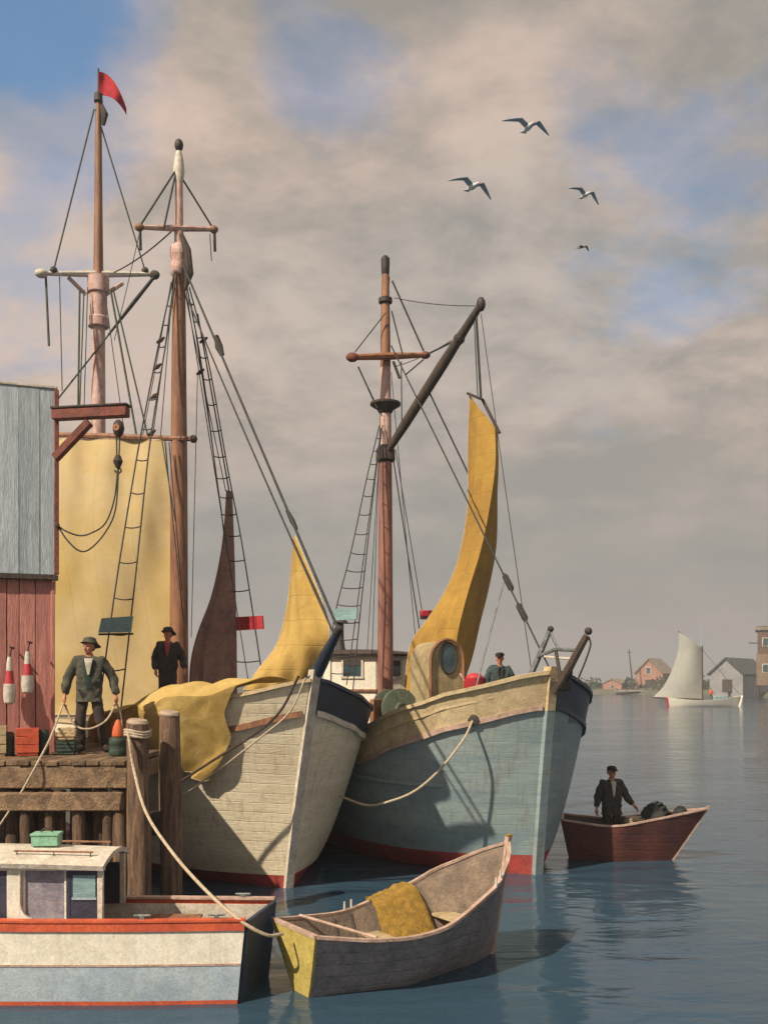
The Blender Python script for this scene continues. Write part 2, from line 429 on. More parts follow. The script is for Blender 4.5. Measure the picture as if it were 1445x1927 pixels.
hoodshaded = M('shaded_tan_paint', (0.42, 0.34, 0.19), (0.30, 0.235, 0.13), 3.0, 0.65, 0.2, streaks=(0.20, 0.15, 0.09))  # tan darkened in colour for the shadow the hood stands in
bluereflecttrim = M('pale_blue_reflection_and_trim', (0.42, 0.50, 0.56), (0.34, 0.42, 0.50), 1.8, 0.5, 0.12, dabs=0.5, spots=(0.46, 0.45, 0.36), spot_at=(0.6, 0.75))  # launch hull's water reflection as a colour, also the door rail trim
lilacglass = M('lilac_cabin_panel', (0.30, 0.28, 0.32), (0.20, 0.19, 0.24), 7.0, 0.35, 0.15, spots=(0.32, 0.16, 0.18), spot_at=(0.58, 0.66))
purpleshade = M('dark_slate_paint', (0.05, 0.05, 0.085), (0.035, 0.035, 0.06), 4.0, 0.5, 0.15)


# ------------------------------------------------------------------ mesh helpers
class MB:
    def __init__(self):
        self.v, self.f = [], []

    def add(self, verts, faces):
        o = len(self.v)
        self.v += [Vector(p) for p in verts]
        self.f += [tuple(i + o for i in fc) for fc in faces]
        return self

    def box(self, c, s, rz=0.0, bev=0.0, rot=None):
        c, h = Vector(c), Vector(s) * 0.5
        m = rot or Matrix.Rotation(rz, 3, 'Z')
        if bev > 0:
            b = min(bev, min(h) * 0.45)
            pts, idx = [], {}
            for sx in (-1, 1):
                for sy in (-1, 1):
                    for sz in (-1, 1):
                        for ax in range(3):
                            q = [sx * (h.x - b), sy * (h.y - b), sz * (h.z - b)]
                            q[ax] = (sx, sy, sz)[ax] * h[ax]
                            idx[(sx, sy, sz, ax)] = len(pts)
                            pts.append(c + m @ Vector(q))
            fs = []
            for ax in range(3):
                o1, o2 = (ax + 1) % 3, (ax + 2) % 3
                for s0 in (-1, 1):
                    loop = []
                    for (a, bb) in ((-1, -1), (1, -1), (1, 1), (-1, 1)):
                        k = [0, 0, 0]
                        k[ax], k[o1], k[o2] = s0, a, bb
                        loop.append(idx[(k[0], k[1], k[2], ax)])
                    fs.append(loop if s0 > 0 else loop[::-1])
            for ax in range(3):
                o1, o2 = (ax + 1) % 3, (ax + 2) % 3
                for a in (-1, 1):
                    for bb in (-1, 1):
                        k1, k2 = [0, 0, 0], [0, 0, 0]
                        k1[ax], k1[o1], k1[o2] = -1, a, bb
                        k2[ax], k2[o1], k2[o2] = 1, a, bb
                        fc = [idx[(*k1, o1)], idx[(*k2, o1)], idx[(*k2, o2)], idx[(*k1, o2)]]
                        fs.append(fc if a * bb > 0 else fc[::-1])
            for sx in (-1, 1):
                for sy in (-1, 1):
                    for sz in (-1, 1):
                        fc = [idx[(sx, sy, sz, a)] for a in range(3)]
                        fs.append(fc if sx * sy * sz > 0 else fc[::-1])
            return self.add(pts, fs)
        vs = [c + m @ Vector((x * h.x, y * h.y, z * h.z)) for x in (-1, 1) for y in (-1, 1) for z in (-1, 1)]
        return self.add(vs, [(0, 1, 3, 2), (4, 6, 7, 5), (0, 4, 5, 1), (2, 3, 7, 6), (0, 2, 6, 4), (1, 5, 7, 3)])

    def tube(self, pts, rad, seg=8, cap=True, jitter=0.0):
        pts = [Vector(p) for p in pts]
        n = len(pts)
        if not hasattr(rad, '__len__'):
            rad = [rad] * n
        up = Vector((0.13, 0.21, 1)).normalized()
        base = len(self.v)
        ref = None
        for i, p in enumerate(pts):
            d = (pts[min(i + 1, n - 1)] - pts[max(i - 1, 0)])
            d = d.normalized() if d.length > 1e-9 else up
            if ref is None:
                ref = d.orthogonal().normalized()
            a = (ref - d * ref.dot(d))
            a = a.normalized() if a.length > 1e-6 else d.orthogonal().normalized()
            ref = a
            b = d.cross(a)
            for k in range(seg):
                an = 2 * math.pi * k / seg
                rr = rad[i] * (1 + random.uniform(-jitter, jitter))
                self.v.append(p + (a * math.cos(an) + b * math.sin(an)) * rr)
        for i in range(n - 1):
            for k in range(seg):
                k2 = (k + 1) % seg
                self.f.append((base + i * seg + k, base + i * seg + k2, base + (i + 1) * seg + k2, base + (i + 1) * seg + k))
        if cap:
            self.f.append(tuple(base + k for k in range(seg))[::-1])
            self.f.append(tuple(base + (n - 1) * seg + k for k in range(seg)))
        return self

    def lathe(self, prof, c=(0, 0, 0), seg=20, axis=(0, 0, 1)):
        q = Vector((0, 0, 1)).rotation_difference(Vector(axis).normalized())
        c = Vector(c)
        base = len(self.v)
        n = len(prof)
        for (r, z) in prof:
            for k in range(seg):
                an = 2 * math.pi * k / seg
                self.v.append(c + q @ Vector((r * math.cos(an), r * math.sin(an), z)))
        for i in range(n - 1):
            for k in range(seg):
                k2 = (k + 1) % seg
                self.f.append((base + i * seg + k, base + i * seg + k2, base + (i + 1) * seg + k2, base + (i + 1) * seg + k))
        self.f.append(tuple(base + k for k in range(seg))[::-1])
        self.f.append(tuple(base + (n - 1) * seg + k for k in range(seg)))
        return self

    def sheet(self, g, th=0.02):
        """a grid of points as cloth / plate of thickness th"""
        r, c = len(g), len(g[0])
        g = [[Vector(p) for p in row] for row in g]
        top, bot = [], []
        for i in range(r):
            for j in range(c):
                du = g[i][min(j + 1, c - 1)] - g[i][max(j - 1, 0)]
                dv = g[min(i + 1, r - 1)][j] - g[max(i - 1, 0)][j]
                nn = du.cross(dv)
                nn = nn.normalized() if nn.length > 1e-10 else Vector((0, 0, 1))
                top.append(g[i][j] + nn * th * 0.5)
                bot.append(g[i][j] - nn * th * 0.5)
        o = len(self.v)
        self.v += top + bot
        m = r * c
        A = lambda i, j: o + i * c + j
        B = lambda i, j: o + m + i * c + j
        for i in range(r - 1):
            for j in range(c - 1):
                self.f.append((A(i, j), A(i, j + 1), A(i + 1, j + 1), A(i + 1, j)))
                self.f.append((B(i, j), B(i + 1, j), B(i + 1, j + 1), B(i, j + 1)))
        for j in range(c - 1):
            self.f.append((A(0, j), B(0, j), B(0, j + 1), A(0, j + 1)))
            self.f.append((A(r - 1, j), A(r - 1, j + 1), B(r - 1, j + 1), B(r - 1, j)))
        for i in range(r - 1):
            self.f.append((A(i, 0), A(i + 1, 0), B(i + 1, 0), B(i, 0)))
            self.f.append((A(i, c - 1), B(i, c - 1), B(i + 1, c - 1), A(i + 1, c - 1)))
        return self

    def sweep(self, pts, w, h):
        """rectangular bar along a path: w across (horizontal), h up"""
        pts = [Vector(p) for p in pts]
        n, base = len(pts), len(self.v)
        for i, p in enumerate(pts):
            d = pts[min(i + 1, n - 1)] - pts[max(i - 1, 0)]
            side = Vector((-d.y, d.x, 0))
            side = side.normalized() if side.length > 1e-9 else Vector((1, 0, 0))
            upv = Vector((0, 0, 1))
            for (a, b) in ((-1, -1), (1, -1), (1, 1), (-1, 1)):
                self.v.append(p + side * a * w / 2 + upv * b * h / 2)
        for i in range(n - 1):
            for k in range(4):
                k2 = (k + 1) % 4
                self.f.append((base + i * 4 + k, base + (i + 1) * 4 + k, base + (i + 1) * 4 + k2, base + i * 4 + k2))
        self.f.append((base, base + 1, base + 2, base + 3))
        e = base + (n - 1) * 4
        self.f.append((e + 3, e + 2, e + 1, e))
        return self

    def prism(self, poly, a, b):
        """poly: list of 3-D points of one face, extruded by vector b-a"""
        d = Vector(b) - Vector(a)
        p = [Vector(q) for q in poly]
        n = len(p)
        fs = [tuple(range(n))[::-1], tuple(range(n, 2 * n))] + [(i, (i + 1) % n, n + (i + 1) % n, n + i) for i in range(n)]
        return self.add(p + [q + d for q in p], fs)

    def ball(self, c, r, seg=12, rings=8):
        c = Vector(c)
        r = Vector(r) if hasattr(r, '__len__') else Vector((r, r, r))
        base = len(self.v)
        for i in range(1, rings):
            th = math.pi * i / rings
            for k in range(seg):
                an = 2 * math.pi * k / seg
                self.v.append(c + Vector((r.x * math.sin(th) * math.cos(an), r.y * math.sin(th) * math.sin(an), r.z * math.cos(th))))
        self.v += [c + Vector((0, 0, r.z)), c - Vector((0, 0, r.z))]
        t, b = len(self.v) - 2, len(self.v) - 1
        for i in range(rings - 2):
            for k in range(seg):
                k2 = (k + 1) % seg
                self.f.append((base + i * seg + k, base + (i + 1) * seg + k, base + (i + 1) * seg + k2, base + i * seg + k2))
        for k in range(seg):
            k2 = (k + 1) % seg
            self.f.append((t, base + k, base + k2))
            self.f.append((b, base + (rings - 2) * seg + k2, base + (rings - 2) * seg + k))
        return self

    def mesh(self, name, mat, inv=None, smooth=True, fix=True):
        me = bpy.data.meshes.new(name)
        vs = [tuple(inv @ p) if inv else tuple(p) for p in self.v]
        me.from_pydata(vs, [], self.f)
        if fix:
            bm = bmesh.new()
            bm.from_mesh(me)
            bmesh.ops.recalc_face_normals(bm, faces=bm.faces)
            bm.to_mesh(me)
            bm.free()
        if mat:
            me.materials.append(mat)
        if smooth:
            for p in me.polygons:
                p.use_smooth = True
            me.set_sharp_from_angle(angle=R(38))
        return me

    def build(self, name, mat, parent=None, world=False, smooth=True):
        inv = None
        if world and parent is not None:
            inv = TF[full(parent)].inverted()
        o = bpy.data.objects.new(name, self.mesh(name, mat, inv, smooth))
        COL.objects.link(o)
        if parent is not None:
            o.parent = parent
        return o


TF = {}      # world transform of each thing's Empty


def full(o):
    while o.parent is not None:
        o = o.parent
    return o.name


def tag(o, label=None, cat=None, group=None, kind=None):
    if label:
        o['label'] = label
    if cat:
        o['category'] = cat
    if group:
        o['group'] = group
    if kind:
        o['kind'] = kind
    return o


def thing(name, label, cat, loc=(0, 0, 0), rz=0.0, group=None):
    o = bpy.data.objects.new(name, None)
    o.empty_display_size = 0.2
    o.location = loc
    o.rotation_euler = (0, 0, rz)
    COL.objects.link(o)
    TF[o.name] = Matrix.Translation(Vector(loc)) @ Matrix.Rotation(rz, 4, 'Z')
    return tag(o, label, cat, group)


def single(name, mb, mat, label, cat, base=None, group=None):
    """a thing that is one mesh, its origin at its base"""
    base = Vector(base if base is not None else (0, 0, 0))
    inv = Matrix.Translation(-base)
    o = bpy.data.objects.new(name, mb.mesh(name, mat, inv))
    o.location = base
    COL.objects.link(o)
    TF[o.name] = Matrix.Translation(base)
    return tag(o, label, cat, group)


def sag(a, b, s, n=12):
    a, b = Vector(a), Vector(b)
    return [a.lerp(b, i / n) - Vector((0, 0, s * 4 * (i / n) * (1 - i / n))) for i in range(n + 1)]


def path(pts, n=6):
    """Catmull-Rom through points"""
    p = [Vector(q) for q in pts]
    p = [2 * p[0] - p[1]] + p + [2 * p[-1] - p[-2]]
    out = []
    for i in range(1, len(p) - 2):
        for k in range(n):
            t = k / n
            a, b, c, d = p[i - 1], p[i], p[i + 1], p[i + 2]
            out.append(0.5 * ((2 * b) + (c - a) * t + (2 * a - 5 * b + 4 * c - d) * t * t + (3 * b - a - 3 * c + d) * t ** 3))
    out.append(p[-2])
    return out


def sstep(a, b, x):
    t = min(1, max(0, (x - a) / (b - a)))
    return t * t * (3 - 2 * t)


def lerp(a, b, t):
    return a + (b - a) * t


def interp(xs, ys, x):
    if x <= xs[0]:
        return ys[0]
    for i in range(len(xs) - 1):
        if x <= xs[i + 1]:
            t = (x - xs[i]) / (xs[i + 1] - xs[i])
            t = t * t * (3 - 2 * t) * 0.5 + t * 0.5
            return lerp(ys[i], ys[i + 1], t)
    return ys[-1]


# ------------------------------------------------------------------ setting: water and far shore
def build_setting():
    m = MB().add([(-3000, -200, 0), (3000, -200, 0), (3000, 5000, 0), (-3000, 5000, 0)], [(0, 1, 2, 3)])
    w = m.build('water', WATER)
    tag(w, kind='structure')
    # far shore: low land, the shoreline steps nearer on the right
    xs = [-900, -500, -250, -120, -40, 20, 60, 78, 84, 92, 110, 180, 400, 900]
    sy = [330, 318, 305, 300, 298, 297, 296, 290, 262, 238, 232, 228, 228, 240]
    g = []
    for k, (dy, z) in enumerate(((0, -0.6), (1.2, 0.25), (4, 0.9), (14, 1.4), (60, 2.0), (300, 3.0), (1500, 4.0))):
        row = []
        for x, y in zip(xs, sy):
            row.append(Vector((x, y + dy + (noise.noise((x * 0.05, k, 0)) * 1.5), z + noise.noise((x * 0.03, k * 3, 5)) * 0.2 * k)))
        g.append(row)
    s = MB().sheet(g, 0.4).build('far_shore', landmat)
    tag(s, kind='structure')


build_setting()


# ------------------------------------------------------------------ hull maker
class Hull:
    """local frame: +X forward, +Y port, z up, origin at the stem on the waterline"""

    def __init__(s, L, B, rake, H, sheer, Le=(6.0, 3.5), n=(1.6, 2.8), bw=0.86, stern=0.75, bottom=-0.5, tw=0.05):
        s.L, s.B, s.rake, s.H, s.sheer = L, B, rake, H, sheer
        s.Le, s.n, s.bw, s.stern, s.bot, s.tw = Le, n, bw, stern, bottom, tw

    def top(s, tau):
        return interp(s.sheer[0], s.sheer[1], tau)

    def pt(s, tau, z, side, off=0.0):
        tp = s.top(tau)
        v = min(1.0, max(0.0, z / tp)) if z > 0 else 0.0
        Le, n = lerp(s.Le[0], s.Le[1], v ** 0.35), lerp(s.n[0], s.n[1], v ** 0.4)
        B = s.B * lerp(s.bw, 1.0, v ** 0.42)
        if z < 0:
            B *= 1 - 0.5 * (z / s.bot) ** 2
        u = min(1, tau / Le)
        w = B * (1 - (1 - u) ** n)
        if tau > s.L * 0.6:
            q = (tau - s.L * 0.6) / (s.L * 0.4)
            w *= lerp(1, s.stern, q * q)
        f = s.rake * (max(z, -0.5) / s.H) ** 1.15 if z > 0 else s.rake * 0.5 * z / s.H
        return Vector((f - tau, side * (w + s.tw + off), z))

    def taus(s, n=34):
        return [s.L * (i / n) ** 2.2 for i in range(n + 1)]

    def strip(s, zlo, zhi, rows=4, th=0.04, off=0.0, t0=0.0, t1=None, sides=(-1, 1), n=34):
        t1 = s.L if t1 is None else t1
        ts = [t0 + (t1 - t0) * (i / n) ** (2.2 if t0 == 0 else 1.0) for i in range(n + 1)]
        cols = []
        if len(sides) == 2:
            cols = [(t, 1) for t in ts[::-1]] + [(t, -1) for t in ts]
        else:
            cols = [(t, sides[0]) for t in ts]
        g = []
        for i in range(rows + 1):
            row = []
            for (t, sd) in cols:
                z = lerp(zlo(t), zhi(t), i / rows)
                row.append(s.pt(t, z, sd, off))
            g.append(row)
        return MB().sheet(g, th)

    def line(s, zf, side, t0=0.0, t1=None, n=30, off=0.0):
        t1 = s.L if t1 is None else t1
        return [s.pt(t0 + (t1 - t0) * (i / n) ** 1.6, zf(t0 + (t1 - t0) * (i / n) ** 1.6), side, off) for i in range(n + 1)]

    def transom(s, zlo, zhi, rows=6):
        g = []
        for i in range(rows + 1):
            z = lerp(zlo, zhi, i / rows)
            a, b = s.pt(s.L, z, 1), s.pt(s.L, z, -1)
            g.append([a.lerp(b, j / 6) for j in range(7)])
        return MB().sheet(g, 0.05)


def line_part(name, a, b, r, mat, parent, world=True, s=0.0, seg=5):
    pts = sag(a, b, s, 10) if s else [Vector(a), Vector(b)]
    return MB().tube(pts, r, seg).build(name, mat, parent, world)


def ladder(parent, la, lb, n, mat, r=0.018, i0=1, skip=()):
    """two shrouds (lists of world points, top to bottom) with ratlines between them"""
    a, b = path(la, 8), path(lb, 8)
    root = MB().tube(a, r, 5).build('shroud', mat, parent, True)
    MB().tube(b, r, 5).build('shroud', mat, parent, True)
    for i in range(i0, n):
        if i in skip:
            continue
        f = i / n
        ia = f * (len(a) - 1)
        k = int(ia)
        pa, pb = a[k].lerp(a[min(k + 1, len(a) - 1)], ia - k), None
        ib = f * (len(b) - 1)
        k = int(ib)
        pb = b[k].lerp(b[min(k + 1, len(b) - 1)], ib - k)
        pb.z += random.uniform(-0.03, 0.03)
        MB().tube(sag(pa, pb, 0.03, 4), r * 0.85, 5).build('ratline', mat, root, True)


# ------------------------------------------------------------------ boat A: white two-masted fishing schooner at the dock
def boat_a():
    O = Vector((-1.66, 16.4, 0))
    rz = R(-60)
    b = thing('fishing_schooner', 'cream white two-masted fishing schooner with yellow sails moored beside the dock', 'schooner', O, rz)
    h = Hull(17.5, 2.25, 1.03, 3.5, ([0, 0.5, 1.1, 2.6, 5, 12, 17.5], [3.52, 3.30, 3.06, 2.84, 2.68, 2.55, 2.9]), Le=(4.6, 3.4), n=(2.0, 3.2), bw=0.74, tw=0.07)
    base = lambda t: h.top(t) - 0.52
    h.strip(lambda t: -0.5, lambda t: 0.22, 3).build('bottom_planking', redboot, b)
    hl = h.strip(lambda t: 0.221, base, 9).build('hull', cream, b)
    bw = h.strip(lambda t: base(t) + 0.001, lambda t: h.top(t), 3, 0.09, sides=(-1,)).build('bulwark', cream, b)
    bp = h.strip(lambda t: base(t) + 0.001, lambda t: h.top(t), 3, 0.09, sides=(1,)).build('bulwark', darkblue, b)  # bulwark coloured by light: cream on the lit side, navy on the shaded
    bp['label'] = 'port bulwark with its shade painted in navy'
    h.transom(-0.4, 2.85).build('transom', cream, b)
    for sd in (-1, 1):
        MB().sweep(h.line(lambda t: base(t), sd, off=0.05), 0.09, 0.10).build('rubbing_strake', dirtywhite if sd > 0 else mastwood, b)
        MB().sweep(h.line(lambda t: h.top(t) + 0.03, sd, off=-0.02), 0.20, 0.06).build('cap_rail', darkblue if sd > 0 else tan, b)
    st = [h.pt(0, z, 1) * Vector((1, 0, 1)) if False else Vector((h.pt(0, z, 1).x + 0.05, 0, z)) for z in [-0.45, 0, 0.6, 1.2, 1.8, 2.4, 3.0, 3.4, 3.72]]
    MB().sweep([p for p in st], 0.15, 0.16).build('stem_post', cream, b) if False else None
    g = [[p + Vector((-0.12, -0.085, 0)), p + Vector((0.05, -0.07, 0)), p + Vector((0.05, 0.07, 0)), p + Vector((-0.12, 0.085, 0))] for p in st]
    m = MB()
    for row in g:
        m.v += row
    for i in range(len(g) - 1):
        for k in range(4):
            k2 = (k + 1) % 4
            m.f.append((i * 4 + k, i * 4 + k2, i * 4 + 4 + k2, i * 4 + 4 + k))
    m.f.append((0, 1, 2, 3))
    e = 4 * (len(g) - 1)
    m.f.append((e + 3, e + 2, e + 1, e))
    m.build('stem_post', dirtywhite, b)
    # deck
    dk = []
    for t in h.taus(16):
        z = base(t) + 0.02
        tt = max(t, 0.12)
        dk.append([h.pt(tt, z, 1, -0.06).lerp(h.pt(tt, z, -1, -0.06), j / 6) for j in range(7)])
    MB().sheet(dk, 0.04).build('deck', deckgrey, b)
    hw = P(316, 1400, 18.9)
    MB().box((hw.x, hw.y, 2.60), (0.95, 0.95, 0.50), R(30), 0.02).build('hatch', deckgrey, b, True)
    # bowsprit
    tip = P(637, 1186, 14.95)
    heel = TF[b.name] @ Vector((0.72, 0, 3.30))
    MB().tube([heel, heel.lerp(tip, 0.5), tip], [0.13, 0.11, 0.06], 10).build('bowsprit', darkblue, b, True)
    MB().lathe([(0.066, -0.09), (0.075, 0), (0.06, 0.06), (0.03, 0.08)], tip, 12, tip - heel).build('bowsprit_cap', metal, b, True)

    # ---- foremast
    fm = Vector((-5.9, 0, 0))
    Fz = lambda py: CAMZ + (HOR - py) * 21.5 / FPX
    fmw = TF[b.name] @ fm
    F = lambda py: Vector((fm.x, fm.y, Fz(py)))
    mast = MB().tube([Vector((fm.x, 0, 2.0)), F(1200), F(900), F(700), F(505)], [0.215, 0.205, 0.19, 0.165, 0.14], 16).build('foremast', mastwood, b)
    MB().tube([F(515), F(430), F(345)], [0.115, 0.10, 0.085], 12).build('topmast', pinkwhite, mast)
    MB().tube([F(346), F(322), F(300), F(284)], [0.085, 0.13, 0.105, 0.06], 10).build('masthead', dirtywhite, mast)
    MB().ball(F(272), (0.10, 0.10, 0.14)).build('masthead_ball', metal, mast)
    MB().lathe([(0.15, -0.35), (0.19, -0.3), (0.19, -0.1), (0.16, 0.0), (0.2, 0.1), (0.19, 0.3), (0.14, 0.36)], F(490), 14).build('mast_doubling', pinkwhite, mast)
    yl, yr = P(262, 427, 21.0), P(402, 431, 21.9)
    MB().tube([yl, yl.lerp(yr, 0.5), yr], [0.05, 0.075, 0.05], 8).build('crosstree', pinkwhite, b, True)
    for p in (yl, yr):
        MB().ball(p, (0.11, 0.09, 0.09), 10, 6).build('crosstree_block', mastwood, b, True)
        MB().tube([p + Vector((0.02, 0, -0.08)), p + Vector((0.03, 0, -0.5))], 0.035, 6).build('pendant', tarline, b, True)
    hd = P(332, 318, 21.45)
    for p in (yl, yr, P(308, 430, 21.2)):
        line_part('topmast_stay', hd, p, 0.022, tarline, b)
    MB().tube([P(341, 440, 21.3), P(352, 470, 21.3), P(356, 515, 21.3), P(349, 545, 21.3)], [0.05, 0.09, 0.10, 0.03], 8).build('block', darkwood, b, True)

    # gaff spar and the big foresail hung from it
    s0, s1 = P(364, 826, 21.25), P(40, 816, 22.6)
    MB().tube([s0, s0.lerp(s1, 0.5), s1], [0.055, 0.075, 0.05], 8).build('gaff', mastwood, b, True)
    MB().ball(s0, 0.09, 10, 6).build('gaff_end', darkwood, b, True)
    tl, tr, bl, br = P(52, 824, 22.5), P(311, 829, 21.45), P(30, 1345, 22.9), P(352, 1345, 21.55)
    g = []
    for i in range(49):
        row = []
        v = i / 48
        for j in range(61):
            u = j / 60
            p = tl.lerp(tr, u).lerp(bl.lerp(br, u), v)
            bel = 0.28 * math.sin(math.pi * u) * math.sin(math.pi * min(1, v * 1.05))
            p += Vector((0.15, -1, 0)) * (bel + 0.05 * math.sin(u * 23 + 1.5 * math.sin(v * 4)) * (1 - 0.75 * v) ** 1.5 + 0.13 * noise.noise((u * 3.2 + v * 1.5, v * 2.2, 2)) + 0.05 * noise.noise((u * 9 - v * 4, v * 5, 6)))
            row.append(p)
        g.append(row)
    MB().sheet(g, 0.008).build('foresail', palesail, b, True)
    for e_ in ([r_[0] for r_ in g], [r_[-1] for r_ in g], g[0], g[-1]):
        MB().tube(e_[::3] + [e_[-1]], 0.016, 5).build('bolt_rope', rope, b, True)
    for (a, c) in (((310, 832), (346, 1175)), ((318, 832), (342, 1110)), ((305, 830), (330, 980))):
        line_part('halyard', P(a[0], a[1], 21.15), P(c[0], c[1], 21.1), 0.013, tarline, b, s=0.02)

    # starboard shrouds with ratlines
    top = P(330, 505, 21.35)
    ladder(b, [top, P(300, 640, 21.0), P(262, 835, 20.5), P(222, 1075, 20.0), P(186, 1330, 19.7)],
           [top + Vector((0.04, 0, 0)), P(313, 640, 20.9), P(282, 835, 20.3), P(256, 1075, 19.7), P(228, 1330, 19.2)], 15, tarline, 0.017)
    bd = MB()
    c = [P(194, 1164, 19.72), P(251, 1160, 19.42), P(247, 1190, 19.38), P(188, 1191, 19.68)]
    bd.prism([q + Vector((-0.02, -0.05, 0)) for q in c], (0, 0, 0), (0.02, 0.05, 0))
    o = bd.build('light_board', tealboard, b, True)
    o['label'] = 'pale teal starboard light board'
    MB().tube([P(186, 1194, 19.6), P(250, 1193, 19.3)], 0.022, 6).build('light_board_shelf', darkwood, o, True)
    # port shrouds
    tp = P(352, 540, 21.6)
    ladder(b, [tp, P(378, 680, 22.0), P(405, 880, 22.5), P(425, 1040, 22.8), P(446, 1310, 23.2)],
           [tp + Vector((0.05, 0, 0)), P(392, 680, 21.9), P(428, 880, 22.2), P(458, 1040, 22.5), P(499, 1310, 22.7)], 17, tarline, 0.017)
    c = [P(443, 1162, 22.9), P(494, 1159, 22.5), P(496, 1184, 22.5), P(446, 1187, 22.9)]
    o = MB().prism([q + Vector((0, -0.08, 0)) for q in c], (0, 0, 0), (0.02, 0.05, 0)).build('light_board', redboard, b, True)
    o['label'] = 'bright red port light board'
    # forestays
    line_part('forestay', P(342, 492, 21.3), tip, 0.024, tarline, b)
    line_part('forestay', P(352, 560, 21.3), tip + Vector((-0.05, 0.15, -0.12)), 0.018, tarline, b, s=0.06)
    MB().tube([P(407, 632, 20.2), P(412, 652, 20.15), P(418, 668, 20.1)], [0.05, 0.085, 0.05], 8).build('block', darkwood, b, True)
    MB().tube([P(540, 960, 17.0), P(550, 980, 16.9), P(558, 996, 16.85)], [0.03, 0.05, 0.03], 8).build('block', darkwood, b, True)

    # jib: luff on the forestay, the loose foot lying along the starboard rail
    luff = path([P(556, 1008, 16.6), P(578, 1062, 16.2), P(604, 1128, 15.75), P(621, 1190, 15.45), P(612, 1245, 15.75), P(596, 1292, 16.0)], 8)
    leech = path([P(553, 1008, 16.6), P(548, 1080, 16.7), P(540, 1150, 16.7), P(522, 1212, 16.6), P(482, 1262, 16.3), P(455, 1300, 16.1)], 8)
    g = []
    n = len(luff)
    for i in range(n):
        row = []
        for j in range(41):
            u = j / 40
            p = leech[i].lerp(luff[i], u)
            v = i / (n - 1)
            p += Vector((-0.35, -0.5, 0)) * (0.30 * math.sin(math.pi * u) * math.sin(math.pi * v) + 0.06 * v * math.sin(u * 21 + 2 * math.sin(v * 5)) + 0.03 * v * noise.noise((u * 7, v * 4, 3)))
            row.append(p)
        g.append(row)
    MB().sheet(g, 0.008).build('jib', sailcloth, b, True)
    for e_ in ([r_[0] for r_ in g], [r_[-1] for r_ in g]):
        MB().tube(e_[::2] + [e_[-1]], 0.014, 5).build('bolt_rope', rope, b, True)
    # the lowered part of the jib, bundled over the rail and hanging down the side
    g = []
    hem = lambda t: interp([0.45, 0.6, 0.9, 1.2, 1.6, 2.2, 3.0, 4.2], [1.92, 1.82, 2.06, 2.16, 1.94, 1.88, 1.80, 1.95], t)
    NT, NV = 76, 40
    for i in range(NT + 1):
        t = 0.45 + 3.8 * i / NT
        row = []
        zt = h.top(t) + 0.15 + 0.04 * math.sin(t * 7)
        lift = 0.26 * math.exp(-((t - 1.5) / 0.9) ** 2)
        for j in range(NV + 1):
            v = j / NV
            if v < 0.3:      # inside over the rail, bundled
                q = v / 0.3
                s = -0.75 + 0.75 * q
                p = h.pt(t, h.top(t), -1)
                p = p + Vector((0, 1, 0)) * ((-s) * 0.9 - 0.20 * q) + Vector((0, 0, 0.14 + (0.08 + lift) * math.sin(math.pi * min(1, 0.25 + q * 0.72))))
            else:
                q = (v - 0.3) / 0.7
                tq = t + (0.22 * q * q + 0.07 * math.sin(q * 7)) * max(0.0, 1 - (t - 0.45) / 0.8) + 0.05 * q * noise.noise((t * 5, q * 4, 7))
                z = lerp(zt, hem(t) + 0.10 * noise.noise((t * 7, 1, 3)), q)
                off = 0.25 - 0.02 * q + 0.065 * math.sin(t * 13 + 1.6 * math.sin(q * 3)) * (0.15 + q) + 0.06 * noise.noise((t * 5, q * 4, 1)) * (0.3 + q)
                p = h.pt(tq, z, -1, off)
                p.z += 0.08 * (1 - q) * noise.noise((t * 2.2, 3, 4))
            p += Vector((0, -0.04 * noise.noise((t * 6, v * 7, 2)), 0.07 * noise.noise((t * 4.3, v * 6, 9))))
            row.append(p)
        g.append(row)
    MB().sheet(g, 0.010).build('draped_jib_foot', loosecloth, b)
    MB().tube([r_[-1] for r_ in g][::2], 0.014, 5).build('bolt_rope', rope, b)
    # slings over the bow cloth
    MB().tube(path([P(562, 1272, 15.0), P(530, 1335, 15.02), P(485, 1378, 15.1), P(400, 1432, 15.2), P(330, 1478, 15.3)], 6), 0.022, 6).build('lashing', darkwood, b, True)
    MB().tube(path([P(575, 1276, 15.0), P(545, 1340, 15.05), P(490, 1388, 15.1), P(410, 1450, 15.3), P(345, 1496, 15.4)], 6), 0.016, 6).build('lashing', rope, b, True)
    # tan staysail hanging in its brails
    lf = path([P(428, 925, 22.5), P(417, 1030, 22.5), P(398, 1120, 22.4), P(372, 1190, 22.3), P(358, 1250, 22.2), P(355, 1335, 22.2)], 6)
    rt = path([P(437, 925, 22.6), P(441, 1030, 22.9), P(444, 1120, 23.0), P(446, 1190, 23.0), P(447, 1250, 23.0), P(448, 1335, 23.0)], 6)
    g = [[a.lerp(c, j / 14) + Vector((-0.3, -1, 0)) * (0.16 * math.sin(math.pi * j / 14) + 0.05 * math.sin(j * 1.5) * (i / 30)) for j in range(15)] for i, (a, c) in enumerate(zip(lf, rt))]
    MB().sheet(g, 0.008).build('staysail', brownsail, b, True)
    line_part('staysail_halyard', P(432, 928, 22.5), P(372, 590, 21.7), 0.018, tarline, b)

    # ---- mainmast, further aft
    mm = Vector((-13.4, 0, 0))
    Mz = lambda py: Vector((mm.x, 0, CAMZ + (HOR - py) * 28.0 / FPX))
    mast2 = MB().tube([Vector((mm.x, 0, 2.0)), Mz(1000), Mz(612)], [0.24, 0.22, 0.19], 14).build('mainmast', pinkwhite, b)
